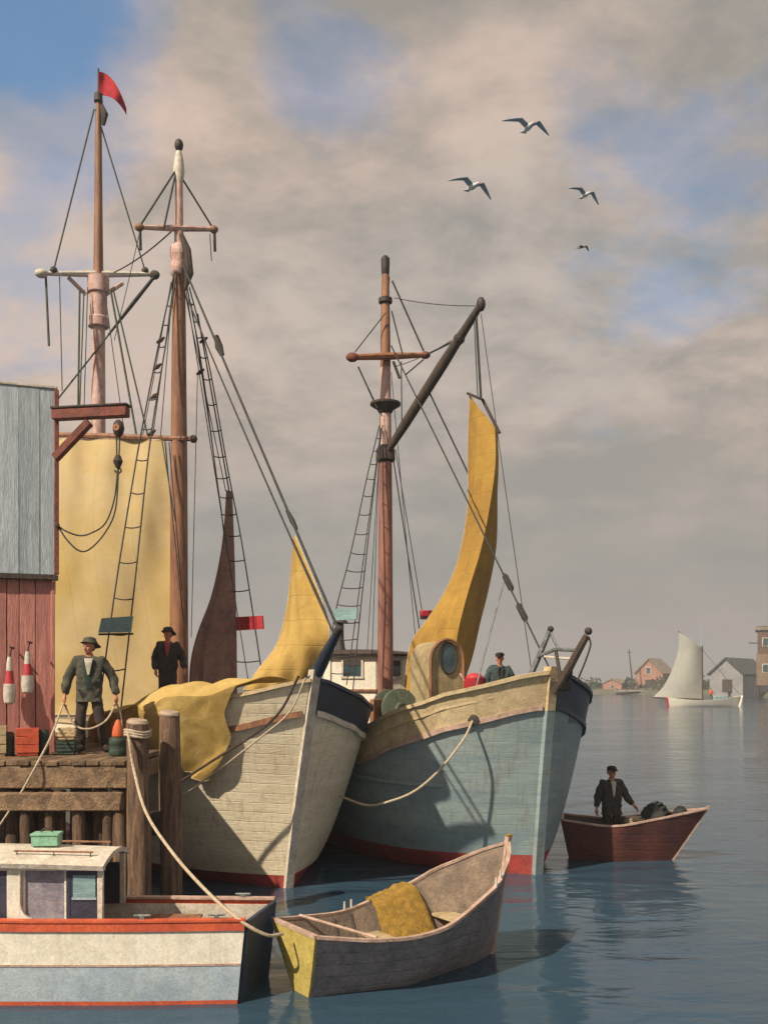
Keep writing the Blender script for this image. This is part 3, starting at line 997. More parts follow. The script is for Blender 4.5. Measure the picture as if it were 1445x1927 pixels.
    MB().lathe([(0.20, -0.75), (0.30, -0.7), (0.30, -0.45), (0.25, -0.4), (0.25, 0.25), (0.31, 0.3), (0.31, 0.75), (0.2, 0.8)], Mz(570), 14).build('mast_doubling', pinkwhite, mast2)
    MB().tube([Mz(560), Mz(400), Mz(260), Mz(190)], [0.15, 0.12, 0.10, 0.07], 12).build('topmast', mastwood, mast2)
    MB().lathe([(0.07, -0.15), (0.13, -0.1), (0.12, 0.12), (0.05, 0.18)], Mz(184), 12).build('masthead', metal, mast2)
    MB().tube([Mz(235) + Vector((0.1, 0.12, 0)), Mz(215) + Vector((0.12, 0.15, 0)), Mz(196) + Vector((0.05, 0.08, 0))], [0.05, 0.11, 0.05], 8).build('block', darkwood, b)
    cl, cr = P(78, 514, 27.4), P(292, 516, 28.6)
    MB().tube([cl, cl.lerp(cr, 0.5), cr], [0.06, 0.11, 0.06], 8).build('crosstree', dirtywhite, b, True)
    MB().ball(cl, (0.2, 0.15, 0.13), 10, 6).build('crosstree_block', dirtywhite, b, True)
    for q in (P(101, 508, 27.5), P(273, 509, 28.5)):
        MB().ball(q, 0.11, 8, 6).build('crosstree_block', metal, b, True)
    # knee brackets under the crosstree
    for sx in (-1, 1):
        q = P(180 + sx * 12, 525, 28)
        MB().tube([q + Vector((sx * 0.55, sx * 0.2, -0.03)), q + Vector((sx * 0.1, 0, -0.45))], 0.06, 6).build('knee', pinkwhite, b, True)
    line_part('topmast_stay', P(177, 205, 27.95), P(101, 508, 27.5), 0.024, greenline, b)
    line_part('topmast_stay', P(180, 205, 27.95), P(273, 509, 28.5), 0.024, greenline, b)
    for (a, c, r) in (((86, 520), (92, 650), 0.035), ((112, 520), (117, 735), 0.016), ((150, 545), (147, 765), 0.03), ((158, 545), (150, 765), 0.02),
                      ((208, 545), (262, 850), 0.032), ((213, 545), (285, 850), 0.026)):
        line_part('shroud', P(a[0], a[1], 27.6), P(c[0], c[1], 27.2), r, greenline, b)
    line_part('triatic_stay', P(333, 425, 21.5), P(215, 512, 27.8), 0.018, tarline, b, s=0.1)
    line_part('peak_halyard', P(291, 520, 28.5), P(100, 762, 27.3), 0.026, greenline, b)
    MB().tube([P(289, 522, 28.4), P(250, 571, 28.2), P(204, 630, 27.9)], [0.05, 0.06, 0.03], 6).build('vang', tarline, b, True)
    MB().ball(P(291, 517, 28.55), (0.16, 0.12, 0.14), 8, 6).build('block', darkwood, b, True)
    for (a_, c_, d0, d1, r_) in (((326, 520), (302, 822), 21.3, 21.4, 0.011), ((328, 520), (287, 822), 21.3, 21.5, 0.011), ((322, 530), (268, 822), 21.3, 21.7, 0.010),
                                ((347, 560), (352, 1180), 21.2, 21.2, 0.010), ((350, 545), (470, 1300), 21.5, 22.6, 0.012), ((360, 570), (400, 840), 21.7, 22.2, 0.010),
                                ((395, 440), (398, 490), 21.8, 21.8, 0.012), ((262, 440), (215, 640), 21.1, 22.0, 0.009), ((338, 500), (425, 925), 21.4, 22.5, 0.012),
                                ((360, 1200), (372, 700), 21.6, 21.7, 0.009), ((165, 540), (158, 770), 27.7, 27.4, 0.014), ((196, 540), (232, 800), 27.7, 27.4, 0.014)):
        line_part('running_line', P(a_[0], a_[1], d0), P(c_[0], c_[1], d1), r_, tarline, b, s=0.03)
    for (px_, py_, D_) in ((302, 640, 20.9), (296, 690, 20.8), (291, 745, 20.7), (285, 815, 20.6), (383, 640, 21.9), (377, 700, 21.9)):
        c_ = P(px_, py_, D_)
        MB().tube([c_ + Vector((-0.09, 0, -0.06)), c_, c_ + Vector((0.09, 0, 0.07))], [0.02, 0.05, 0.02], 6).build('block', darkwood, b, True)
    # pennant
    a = P(184, 134, 27.9)
    MB().tube([Mz(190), Mz(128)], 0.03, 6).build('flag_staff', metal, mast2)
    g = []
    for i in range(7):
        row = []
        for j in range(13):
            u, v = j / 12, i / 6
            x = 186 + 52 * u ** 0.9
            ty = 134 + 8 * u + 62 * u ** 2.2
            by = 178 + 2 * u + 36 * u ** 2.5
            row.append(P(x, lerp(ty, by, v), 27.9 + 0.12 * math.sin(u * 7 + v)))
        g.append(row)
    fo = MB().sheet(g, 0.015).build('pennant', flagred, b, True)
    fo['label'] = 'small red pennant at the masthead'
    return b, h


BA, HA = boat_a()


# ------------------------------------------------------------------ boat B: blue trawler
def boat_b():
    O = P(1008, HOR + 359, 6300 / 359)
    O.z = 0
    rz = R(-60)
    b = thing('blue_trawler', 'teal blue fishing trawler with tan bulwark and one tall mast behind the schooner', 'trawler', O, rz)
    T = TF[b.name]
    h = Hull(15.0, 2.2, 0.42, 3.63, ([0, 0.6, 1.4, 2.6, 4.0, 9, 15], [3.66, 3.36, 3.02, 2.60, 2.36, 2.2, 2.6]), Le=(4.6, 3.6), n=(2.2, 4.8), bw=0.74, tw=0.09)
    base = lambda t: h.top(t) - 0.60
    h.strip(lambda t: -0.5, lambda t: 0.36, 3).build('bottom_planking', redboot, b)
    h.strip(lambda t: 0.361, base, 9).build('hull', bluehull, b)
    h.strip(lambda t: base(t) + 0.001, lambda t: h.top(t), 3, 0.09, sides=(-1,)).build('bulwark', tan, b)
    o = h.strip(lambda t: base(t) + 0.001, lambda t: h.top(t), 3, 0.09, sides=(1,)).build('bulwark', darkblue, b)  # shade of the port bow painted in navy, the lit side is tan
    o['label'] = 'port bulwark with its shade painted in navy'
    h.transom(-0.4, 2.5).build('transom', bluehull, b)
    for sd in (-1, 1):
        MB().sweep(h.line(base, sd, off=0.05), 0.10, 0.09).build('rubbing_strake', gunwale if sd < 0 else darkblue, b)
        MB().sweep(h.line(lambda t: h.top(t) + 0.03, sd, off=-0.02), 0.22, 0.07).build('cap_rail', tan if sd < 0 else darkblue, b)  # port rail and strake navy too, same painted-in shade
    MB().sweep(h.line(lambda t: h.top(t) - 0.22, -1, off=0.045), 0.05, 0.05).build('bulwark_moulding', tan, b)
    MB().sweep(h.line(lambda t: 1.62 + 0.02 * t, -1, t0=0.9, t1=7, off=0.04), 0.07, 0.06).build('guard_rail', bluehull, b)
    st = [Vector((h.pt(0, z, 1).x + 0.05, 0, z)) for z in [-0.45, 0, 0.6, 1.2, 1.8, 2.4, 3.0, 3.4, 3.80]]

    def stem(pts, name, mat):
        m = MB()
        for p in pts:
            m.v += [p + Vector((-0.12, -0.115, 0)), p + Vector((0.05, -0.09, 0)), p + Vector((0.05, 0.09, 0)), p + Vector((-0.12, 0.115, 0))]
        for i in range(len(pts) - 1):
            for k in range(4):
                k2 = (k + 1) % 4
                m.f.append((i * 4 + k, i * 4 + k2, i * 4 + 4 + k2, i * 4 + 4 + k))
        e = 4 * (len(pts) - 1)
        m.f += [(0, 1, 2, 3), (e + 3, e + 2, e + 1, e)]
        return m.build(name, mat, b)
    stem(st[1:7], 'stem_post', bluehull)
    stem([st[6] + Vector((0.004, 0, 0.003)), st[7], st[8]], 'stem_head', tan)
    dk = []
    for t in h.taus(16):
        z = base(t) + 0.02
        tt = max(t, 0.12)
        dk.append([h.pt(tt, z, 1, -0.06).lerp(h.pt(tt, z, -1, -0.06), j / 6) for j in range(7)])
    MB().sheet(dk, 0.04).build('deck', deckgrey, b)
    # hawse plate on the port bow
    g = [[h.pt(t, z, 1, 0.05) for t in (0.25, 0.4, 0.6, 0.8)] for z in (2.75, 3.0, 3.25)]
    MB().sheet(g, 0.03).build('hawse_plate', greymetal, b)
    hp = h.pt(0.52, 2.84, -1, 0.06)
    MB().lathe([(0.10, -0.04), (0.10, 0.04), (0.05, 0.05)], hp, 14, (0.7, -0.8, 0)).build('hawse_hole', metal, b)

    # mast
    mx = Vector((-5.5, 0, 0))
    Z = lambda py: Vector((mx.x, 0, CAMZ + (HOR - py) * 22.3 / FPX))
    mast = MB().tube([Vector((mx.x, 0, 1.6)), Z(1200), Z(1000), Z(845)], [0.19, 0.18, 0.165, 0.15], 16).build('mast', mastred, b)
    MB().tube([Z(846), Z(770), Z(690)], [0.145, 0.135, 0.12], 14).build('painted_mast_band', pinkwhite, mast)
    MB().tube([Z(691), Z(600), Z(510)], [0.125, 0.11, 0.085], 14).build('upper_mast', mastwood, mast)
    MB().lathe([(0.06, -0.25), (0.09, -0.2), (0.10, 0.0), (0.10, 0.18), (0.05, 0.24)], Z(500), 12).build('masthead', metal, mast)
    MB().lathe([(0.10, -0.08), (0.16, -0.05), (0.16, 0.05), (0.10, 0.08)], Z(565), 12).build('mast_band', metal, mast)
    cl, cr = P(663, 672, 21.6), P(800, 668, 22.8)
    MB().tube([cl, cl.lerp(cr, 0.5), cr], [0.07, 0.09, 0.06], 8).build('crosstree', rust, b, True)
    MB().ball(cl, (0.15, 0.1, 0.11), 10, 6).build('crosstree_block', beamred, b, True)
    MB().ball(cr, (0.13, 0.1, 0.09), 10, 6).build('crosstree_block', beamred, b, True)
    MB().lathe([(0.13, -0.22), (0.20, -0.1), (0.36, 0.0), (0.36, 0.05), (0.13, 0.06)], Z(762), 14).build('mast_trestle', darkwood, mast)
    MB().lathe([(0.15, -0.3), (0.23, -0.25), (0.22, 0.0), (0.15, 0.1)], Z(846), 14).build('gooseneck', darkwood, mast)
    for (a, c, r) in (((726, 588), (668, 662), 0.014), ((738, 528), (797, 660), 0.022), ((737, 585), (757, 665), 0.018), ((674, 690), (710, 768), 0.020),
                      ((797, 676), (762, 706), 0.018), ((755, 680), (756, 795), 0.014), ((740, 680), (752, 712), 0.035)):
        line_part('mast_stay', P(a[0], a[1], 22.1), P(c[0], c[1], 22.1), r, tarline, b)
    # cargo boom
    tip = P(905, 572, 20.6)
    heel = P(728, 852, 22.2)
    q = lambda f: heel.lerp(tip, f)
    bo = MB().tube([q(0), q(0.2), q(0.6), q(0.92), q(1)], [0.075, 0.11, 0.12, 0.085, 0.07], 10).build('cargo_boom', darkwood, b, True)
    MB().ball(tip, (0.1, 0.1, 0.16), 10, 6).build('boom_cap', metal, bo, True)
    MB().ball(q(0.78), 0.13, 8, 6).build('boom_block', darkwood, bo, True)
    line_part('topping_lift', cr, q(0.78), 0.022, tarline, b)
    line_part('boom_vang', q(0.45), P(890, 910, 21.5), 0.020, tarline, b)
    line_part('sail_hoist', q(0.95), P(905, 752, 20.6), 0.028, tarline, b)
    line_part('sail_hoist', q(0.93), P(899, 750, 20.7), 0.012, tarline, b)
    line_part('forestay', P(736, 650, 22.2), P(1036, 1262, 17.35), 0.018, tarline, b)
    for (px, py, D) in ((956, 1096, 18.65), (982, 1152, 18.2)):
        c = P(px, py, D)
        d = (P(1036, 1262, 17.35) - P(736, 650, 22.2)).normalized()
        MB().tube([c - d * 0.22, c - d * 0.15, c + d * 0.15, c + d * 0.22], [0.02, 0.065, 0.065, 0.02], 8).build('stay_turnbuckle', darkwood, b, True)
    line_part('downhaul', P(950, 1088, 18.7), P(893, 1304, 18.1), 0.017, greymetal, b, s=-0.02)
    # port shroud with red lamp board
    line_part('shroud', P(738, 850, 22.3), P(806, 1290, 23.2), 0.014, tarline, b, s=0.05)
    line_part('shroud', P(744, 845, 22.3), P(794, 1150, 23.0), 0.010, tarline, b)
    c = P(803, 1155, 22.8)
    o = MB().box(c, (0.32, 0.16, 0.16), R(20), 0.02).build('light_board', redboard, b, True)
    o['label'] = 'red port light board'
    MB().box(c + Vector((0, -0.01, -0.11)), (0.30, 0.14, 0.05), R(20)).build('light_board_shelf', darkwood, o, True)
    # starboard shrouds
    ladder(b, [P(714, 800, 22.1), P(690, 900, 21.8), P(660, 1040, 21.4), P(628, 1170, 21.1), P(622, 1300, 20.9)],
           [P(720, 800, 22.1), P(706, 900, 21.7), P(690, 1040, 21.2), P(676, 1170, 20.8), P(664, 1300, 20.5)], 16, tarline, 0.014)
    line_part('shroud', P(717, 805, 22.1), P(652, 1290, 20.7), 0.012, tarline, b)
    c = [P(624, 1147, 21.1), P(672, 1144, 20.75), P(671, 1166, 20.75), P(627, 1168, 21.1)]
    o = MB().prism([q_ + Vector((0, -0.06, 0)) for q_ in c], (0, 0, 0), (0.02, 0.05, 0)).build('light_board', tealboard, b, True)
    o['label'] = 'grey blue starboard light board'

    for (a_, c_, d0, d1, r_) in (((733, 520), (690, 1240), 22.3, 23.6, 0.009), ((736, 700), (785, 1235), 22.2, 22.6, 0.009), ((716, 770), (700, 1235), 22.1, 21.6, 0.009),
                                ((742, 560), (905, 575), 22.2, 20.7, 0.010), ((742, 690), (850, 640), 22.1, 21.1, 0.010), ((905, 590), (1000, 1262), 20.6, 18.0, 0.009)):
        line_part('running_line', P(a_[0], a_[1], d0), P(c_[0], c_[1], d1), r_, tarline, b, s=0.06)
    # pilot house with an angled front, standing on the deck
    z0, z1 = 1.6, CAMZ + (HOR - 1232) * 23.0 / FPX
    plan = [Vector((-8.8, -0.72, 0)), Vector((-7.02, -0.67, 0)), Vector((-6.21, 0.14, 0)), Vector((-6.21, 1.05, 0)), Vector((-6.6, 1.35, 0)), Vector((-8.8, 1.35, 0))]
    for k in range(len(plan)):
        a_, c_ = plan[k], plan[(k + 1) % len(plan)]
        d_ = c_ - a_
        rot = Matrix.Rotation(math.atan2(d_.y, d_.x), 3, 'Z')
        MB().box(a_.lerp(c_, 0.5) + Vector((0, 0, (z0 + z1) / 2)), (d_.length + 0.02, 0.05, z1 - z0), 0, 0, rot).build('pilot_house_wall', white, b)
    cen = Vector((-7.6, 0.3, 0))
    m = MB()
    rings = []
    for (f, zz) in ((1.14, z1 - 0.03), (1.16, z1 + 0.02), (1.12, z1 + 0.06), (0.6, z1 + 0.14), (0.02, z1 + 0.17)):
        rings.append([cen + (p - cen) * f + Vector((0, 0, zz)) for p in plan])
    for r_ in rings:
        m.v += r_
    npl = len(plan)
    for k in range(len(rings) - 1):
        for q_ in range(npl):
            q2 = (q_ + 1) % npl
            m.f.append((k * npl + q_, k * npl + q2, (k + 1) * npl + q2, (k + 1) * npl + q_))
    m.f.append(tuple(range(npl)))
    m.build('pilot_house_roof', darkwood, b, smooth=False)
    zc = CAMZ + (HOR - 1258) * 23.0 / FPX
    for (k, f, w_, h_) in ((1, 0.50, 0.50, 0.44), (2, 0.50, 0.46, 0.44), (0, 0.55, 0.5, 0.42)):
        a_, c_ = plan[k], plan[k + 1]
        d_ = (c_ - a_).normalized()
        nn = Vector((d_.y, -d_.x, 0))
        rot = Matrix.Rotation(math.atan2(d_.y, d_.x), 3, 'Z')
        cw = a_.lerp(c_, f) + Vector((0, 0, zc))
        fr = MB()
        for (dx, dz, sx_, sz_) in ((0, h_ / 2, w_ + 0.08, 0.05), (0, -h_ / 2, w_ + 0.08, 0.05), (-w_ / 2, 0, 0.05, h_ - 0.05), (w_ / 2, 0, 0.05, h_ - 0.05)):
            fr.box(cw + d_ * dx + Vector((0, 0, dz)) + nn * 0.035, (sx_, 0.05, sz_), 0, 0, rot)
        f_ = fr.build('window_frame', dirtywhite, b)
        MB().box(cw + nn * 0.022, (w_ - 0.04, 0.03, h_ - 0.04), 0, 0, rot).build('window_pane', GLASS, f_)
        MB().box(cw + nn * 0.042 + Vector((0, 0, h_ * 0.30)), (w_ - 0.05, 0.01, h_ * 0.30), 0, 0, rot).build('window_blind', funnel, f_)
        MB().box(cw + nn * 0.05 + Vector((0, 0, -h_ * 1.2)), ((c_ - a_).length + 0.06, 0.06, 0.05), 0, 0, rot).build('wall_moulding', mastwood, b)
    a_, c_ = plan[3], plan[4]
    d_ = (c_ - a_).normalized()
    rot = Matrix.Rotation(math.atan2(d_.y, d_.x), 3, 'Z')
    MB().box(a_.lerp(c_, 0.5) + Vector((0.03, 0.03, (z0 + z1) / 2 - 0.05)), (0.42, 0.05, z1 - z0 - 0.25), 0, 0.01, rot).build('pilot_house_door', darkwood, b)
    fx, hy = -7.0, -0.15
    # galley stove pipe
    sp = Vector((-7.55, -0.12, z1 + 0.10))
    s_ = MB().lathe([(0.16, 0), (0.12, 0.1), (0.09, 0.3), (0.085, 0.72)], sp, 14).build('stove_pipe', funnel, b)
    MB().lathe([(0.20, 0.72), (0.19, 0.75), (0.02, 0.92)], sp, 14).build('pipe_cowl', funnel, s_)
    # winch at the foot of the mast
    wc = P(742, 1332, 20.9)
    wb = MB().box(wc + Vector((-0.02, 0.05, -0.62)), (0.85, 0.7, 0.55), R(-28), 0.03).build('winch_bed', rust, b, True)
    ax = Vector((0.42, -0.9, 0))
    wd = MB().lathe([(0.40, -0.32), (0.40, -0.26), (0.22, -0.24), (0.22, 0.20), (0.42, 0.22), (0.42, 0.29), (0.34, 0.30), (0.12, 0.305), (0.11, 0.38)], wc, 22, ax).build('winch_drum', winchgreen, b, True)
    MB().lathe([(0.10, 0.306), (0.10, 0.43), (0.05, 0.44)], wc, 12, ax).build('winch_hub', metal, wd, True)
    for s in (-1, 1):
        MB().box(wc + Vector((0.42 * s * 0.9, 0.19 * s, -0.18)), (0.10, 0.5, 0.75), R(-28), 0.02).build('winch_cheek', mastwood if s < 0 else darkwood, b, True)

    # arched companion hood, its oval opening turned to the bow
    cc = P(840, 1300, 20.3)
    nf_ = Vector((0.42, -0.91, 0)).normalized()
    sx_ = Vector((-nf_.y, nf_.x, 0))
    zt = CAMZ + (HOR - 1206) * 20.2 / FPX
    hwd = 0.37
    prof = [(-hwd, 1.9), (hwd, 1.9)] + [(hwd * math.cos(a), zt - 0.45 + 0.45 * math.sin(a)) for a in [math.pi * k / 16 for k in range(17)]]
    front = [Vector((cc.x, cc.y, 0)) + sx_ * u_ + Vector((0, 0, z_)) for (u_, z_) in prof]
    ch = MB().prism(front, (0, 0, 0), -nf_ * 1.0).build('companion_hood', hoodshaded, b, True)
    fo_ = [Vector((cc.x, cc.y, 0)) + nf_ * 0.035 + sx_ * u_ * 1.07 + Vector((0, 0, z_ + (0.03 if z_ > 2 else 0))) for (u_, z_) in prof[1:]] 
    MB().tube(fo_ + [Vector((cc.x, cc.y, 1.9)) + nf_ * 0.035 - sx_ * hwd * 1.07], 0.035, 6).build('hood_trim', mastwood, ch, True)
    pc = Vector((cc.x, cc.y, CAMZ + (HOR - 1238) * 20.2 / FPX)) + nf_ * 0.02 + sx_ * 0.04
    pts = [pc + sx_ * 0.20 * math.cos(a) + Vector((0, 0, 0.33 * math.sin(a))) for a in [2 * math.pi * k / 24 for k in range(25)]]
    MB().tube(pts, 0.022, 7, cap=False).build('port_rim', darkwood, ch, True)
    MB().prism(pts[:-1], (0, 0, 0), -nf_ * 0.012).build('port_pane', GLASS, ch, True)

    # ochre sail hanging from the boom
    le = path([P(884, 744, 21.1), P(881, 850, 21.3), P(880, 950, 21.4), P(866, 1040, 21.5), P(840, 1110, 21.6), P(805, 1165, 21.7), P(772, 1215, 21.8), P(760, 1300, 21.8)], 8)
    ri = path([P(931, 802, 20.6), P(932, 870, 20.5), P(922, 950, 20.5), P(903, 1040, 20.5), P(882, 1110, 20.5), P(866, 1170, 20.55), P(856, 1230, 20.7), P(848, 1300, 20.8)], 8)
    re = path([P(932, 803, 20.75), P(935, 870, 21.2), P(934, 950, 21.5), P(930, 1030, 21.7), P(916, 1110, 21.8), P(904, 1170, 21.8), P(890, 1240, 21.8), P(868, 1300, 21.8)], 8)
    g = []
    n = len(le)
    for i in range(n):
        row = []
        v = i / (n - 1)
        for j in range(31):
            u = j / 30
            p = le[i].lerp(ri[i], u) + Vector((-0.5, -0.4, 0)) * (0.12 * math.sin(math.pi * u) * (0.4 + v) + (0.03 + 0.10 * v) * math.sin(u * 17 + 2.2 * math.sin(v * 5)) * math.sin(math.pi * u) + 0.05 * noise.noise((u * 5, v * 6, 4)))
            row.append(p)
        for j in range(1, 19):
            u = j / 18
            row.append(ri[i].lerp(re[i], u) + Vector((0.5, 0.1, 0)) * 0.06 * math.sin(math.pi * u) + Vector((0.03, 0, 0)) * math.sin(u * 11 + v * 7) * (0.4 + 1.6 * v))
        g.append(row)
    MB().sheet(g, 0.008).build('hanging_sail', ochresail, b, True)
    for e_ in ([r_[0] for r_ in g], [r_[-1] for r_ in g]):
        MB().tube(e_[::2] + [e_[-1]], 0.016, 5).build('bolt_rope', rope, b, True)
    MB().tube([P(880, 740, 21.1), P(908, 752, 20.7), P(940, 815, 20.5)], 0.035, 6).build('sail_yard', darkwood, b, True)

    # anchor gallows and gear over the stem
    D0 = 17.35
    gal = MB().tube([P(985, 1300, 17.7), P(1010, 1245, 17.6), P(1034, 1188, 17.5)], [0.06, 0.055, 0.045], 8).build('anchor_davit', greymetal, b, True)
    MB().tube([P(1042, 1305, 17.0), P(1072, 1255, 16.9), P(1104, 1196, 16.8)], [0.075, 0.075, 0.06], 8).build('anchor_davit', darkwood, b, True)
    MB().tube([P(1012, 1236, 17.55), P(1045, 1222, 17.2), P(1086, 1224, 16.9)], 0.035, 6).build('davit_crossbar', greymetal, gal, True)
    MB().ball(P(1107, 1188, 16.8), 0.07, 8, 6).build('davit_block', metal, gal, True)
    MB().ball(P(1036, 1184, 17.5), 0.06, 8, 6).build('davit_block', metal, gal, True)
    MB().tube(path([P(1036, 1190, 17.5), P(1042, 1205, 17.4), P(1052, 1222, 17.3)], 4), 0.025, 6).build('davit_tackle', greymetal, gal, True)
    MB().tube(path([P(1108, 1200, 16.8), P(1111, 1215, 16.8), P(1100, 1248, 16.85), P(1086, 1282, 16.95)], 4), 0.016, 6).build('davit_tackle', tarline, gal, True)
    # stocked anchor hung under the crossbar
    ac = P(1050, 1250, 17.1)
    an = MB().tube([P(1046, 1226, 17.2), P(1056, 1282, 17.05)], 0.032, 6).build('anchor', metal, b, True)
    MB().tube(path([P(1028, 1262, 17.15), P(1040, 1282, 17.1), P(1056, 1287, 17.05), P(1070, 1276, 17.0), P(1078, 1256, 16.95)], 4), [0.015] * 2 + [0.035] * 13 + [0.015] * 2, 6).build('anchor_arms', metal, an, True)
    MB().tube([P(1024, 1236, 17.4), P(1074, 1240, 17.0)], 0.02, 6).build('anchor_stock', dirtywhite, an, True)
    MB().box(P(1052, 1290, 17.12), (0.34, 0.34, 0.2), R(30), 0.03).build('bow_roller', metal, b, True)
    return b, h


BB, HB = boat_b()


# ------------------------------------------------------------------ people
def skin_mesh(joints, edges, rad, sub=2, soft=0):
    """grow a smooth body along the skeleton: {name: Vector}, [(a, b)], {name: radius or (rx, ry)}"""
    names = list(joints)
    me = bpy.data.meshes.new('tmp')
    me.from_pydata([tuple(joints[k]) for k in names], [(names.index(a), names.index(b)) for a, b in edges], [])
    o = bpy.data.objects.new('tmp', me)
    COL.objects.link(o)
    bm = bmesh.new()
    bm.from_mesh(me)
    lay = bm.verts.layers.skin.verify()
    bm.verts.ensure_lookup_table()
    for i, k in enumerate(names):
        r = rad.get(k, 0.05)
        bm.verts[i][lay].radius = r if hasattr(r, '__len__') else (r, r)
        bm.verts[i][lay].use_root = (i == 0)
    bm.to_mesh(me)
    bm.free()
    o.modifiers.new('s', 'SKIN').use_smooth_shade = True
    sb = o.modifiers.new('d', 'SUBSURF')
    sb.levels = sb.render_levels = sub
    if soft:
        sm = o.modifiers.new('m', 'SMOOTH')
        sm.factor, sm.iterations = 0.5, soft
    dg = bpy.context.evaluated_depsgraph_get()
    ev = o.evaluated_get(dg)
    out = ev.to_mesh()
    bm = bmesh.new()
    bm.from_mesh(out)
    ev.to_mesh_clear()
    bpy.data.objects.remove(o)
    bmesh.ops.delete(bm, geom=[v for v in bm.verts if not v.link_faces], context='VERTS')
    bmesh.ops.holes_fill(bm, edges=[e for e in bm.edges if e.is_boundary], sides=0)
    bmesh.ops.triangulate(bm, faces=[f for f in bm.faces if len(f.verts) > 4])
    bmesh.ops.recalc_face_normals(bm, faces=bm.faces)
    bm.verts.index_update()
    vs = [v.co.copy() for v in bm.verts]
    fs = [tuple(v.index for v in f.verts) for f in bm.faces]
    bm.free()
    return vs, fs


def remeshed(mb, voxel, fix=True):
    me = mb.mesh('tmp', None, fix=fix)
    o = bpy.data.objects.new('tmp', me)
    COL.objects.link(o)
    rm = o.modifiers.new('r', 'REMESH')
    rm.mode = 'VOXEL'
    rm.voxel_size = voxel
    sm = o.modifiers.new('s', 'SMOOTH')
    sm.factor, sm.iterations = 0.5, 2
    dg = bpy.context.evaluated_depsgraph_get()
    ev = o.evaluated_get(dg)
    out = ev.to_mesh()
    r = MB()
    r.v = [v.co.copy() for v in out.vertices]
    r.f = [tuple(p.vertices) for p in out.polygons]
    ev.to_mesh_clear()
    bpy.data.objects.remove(o)
    return r


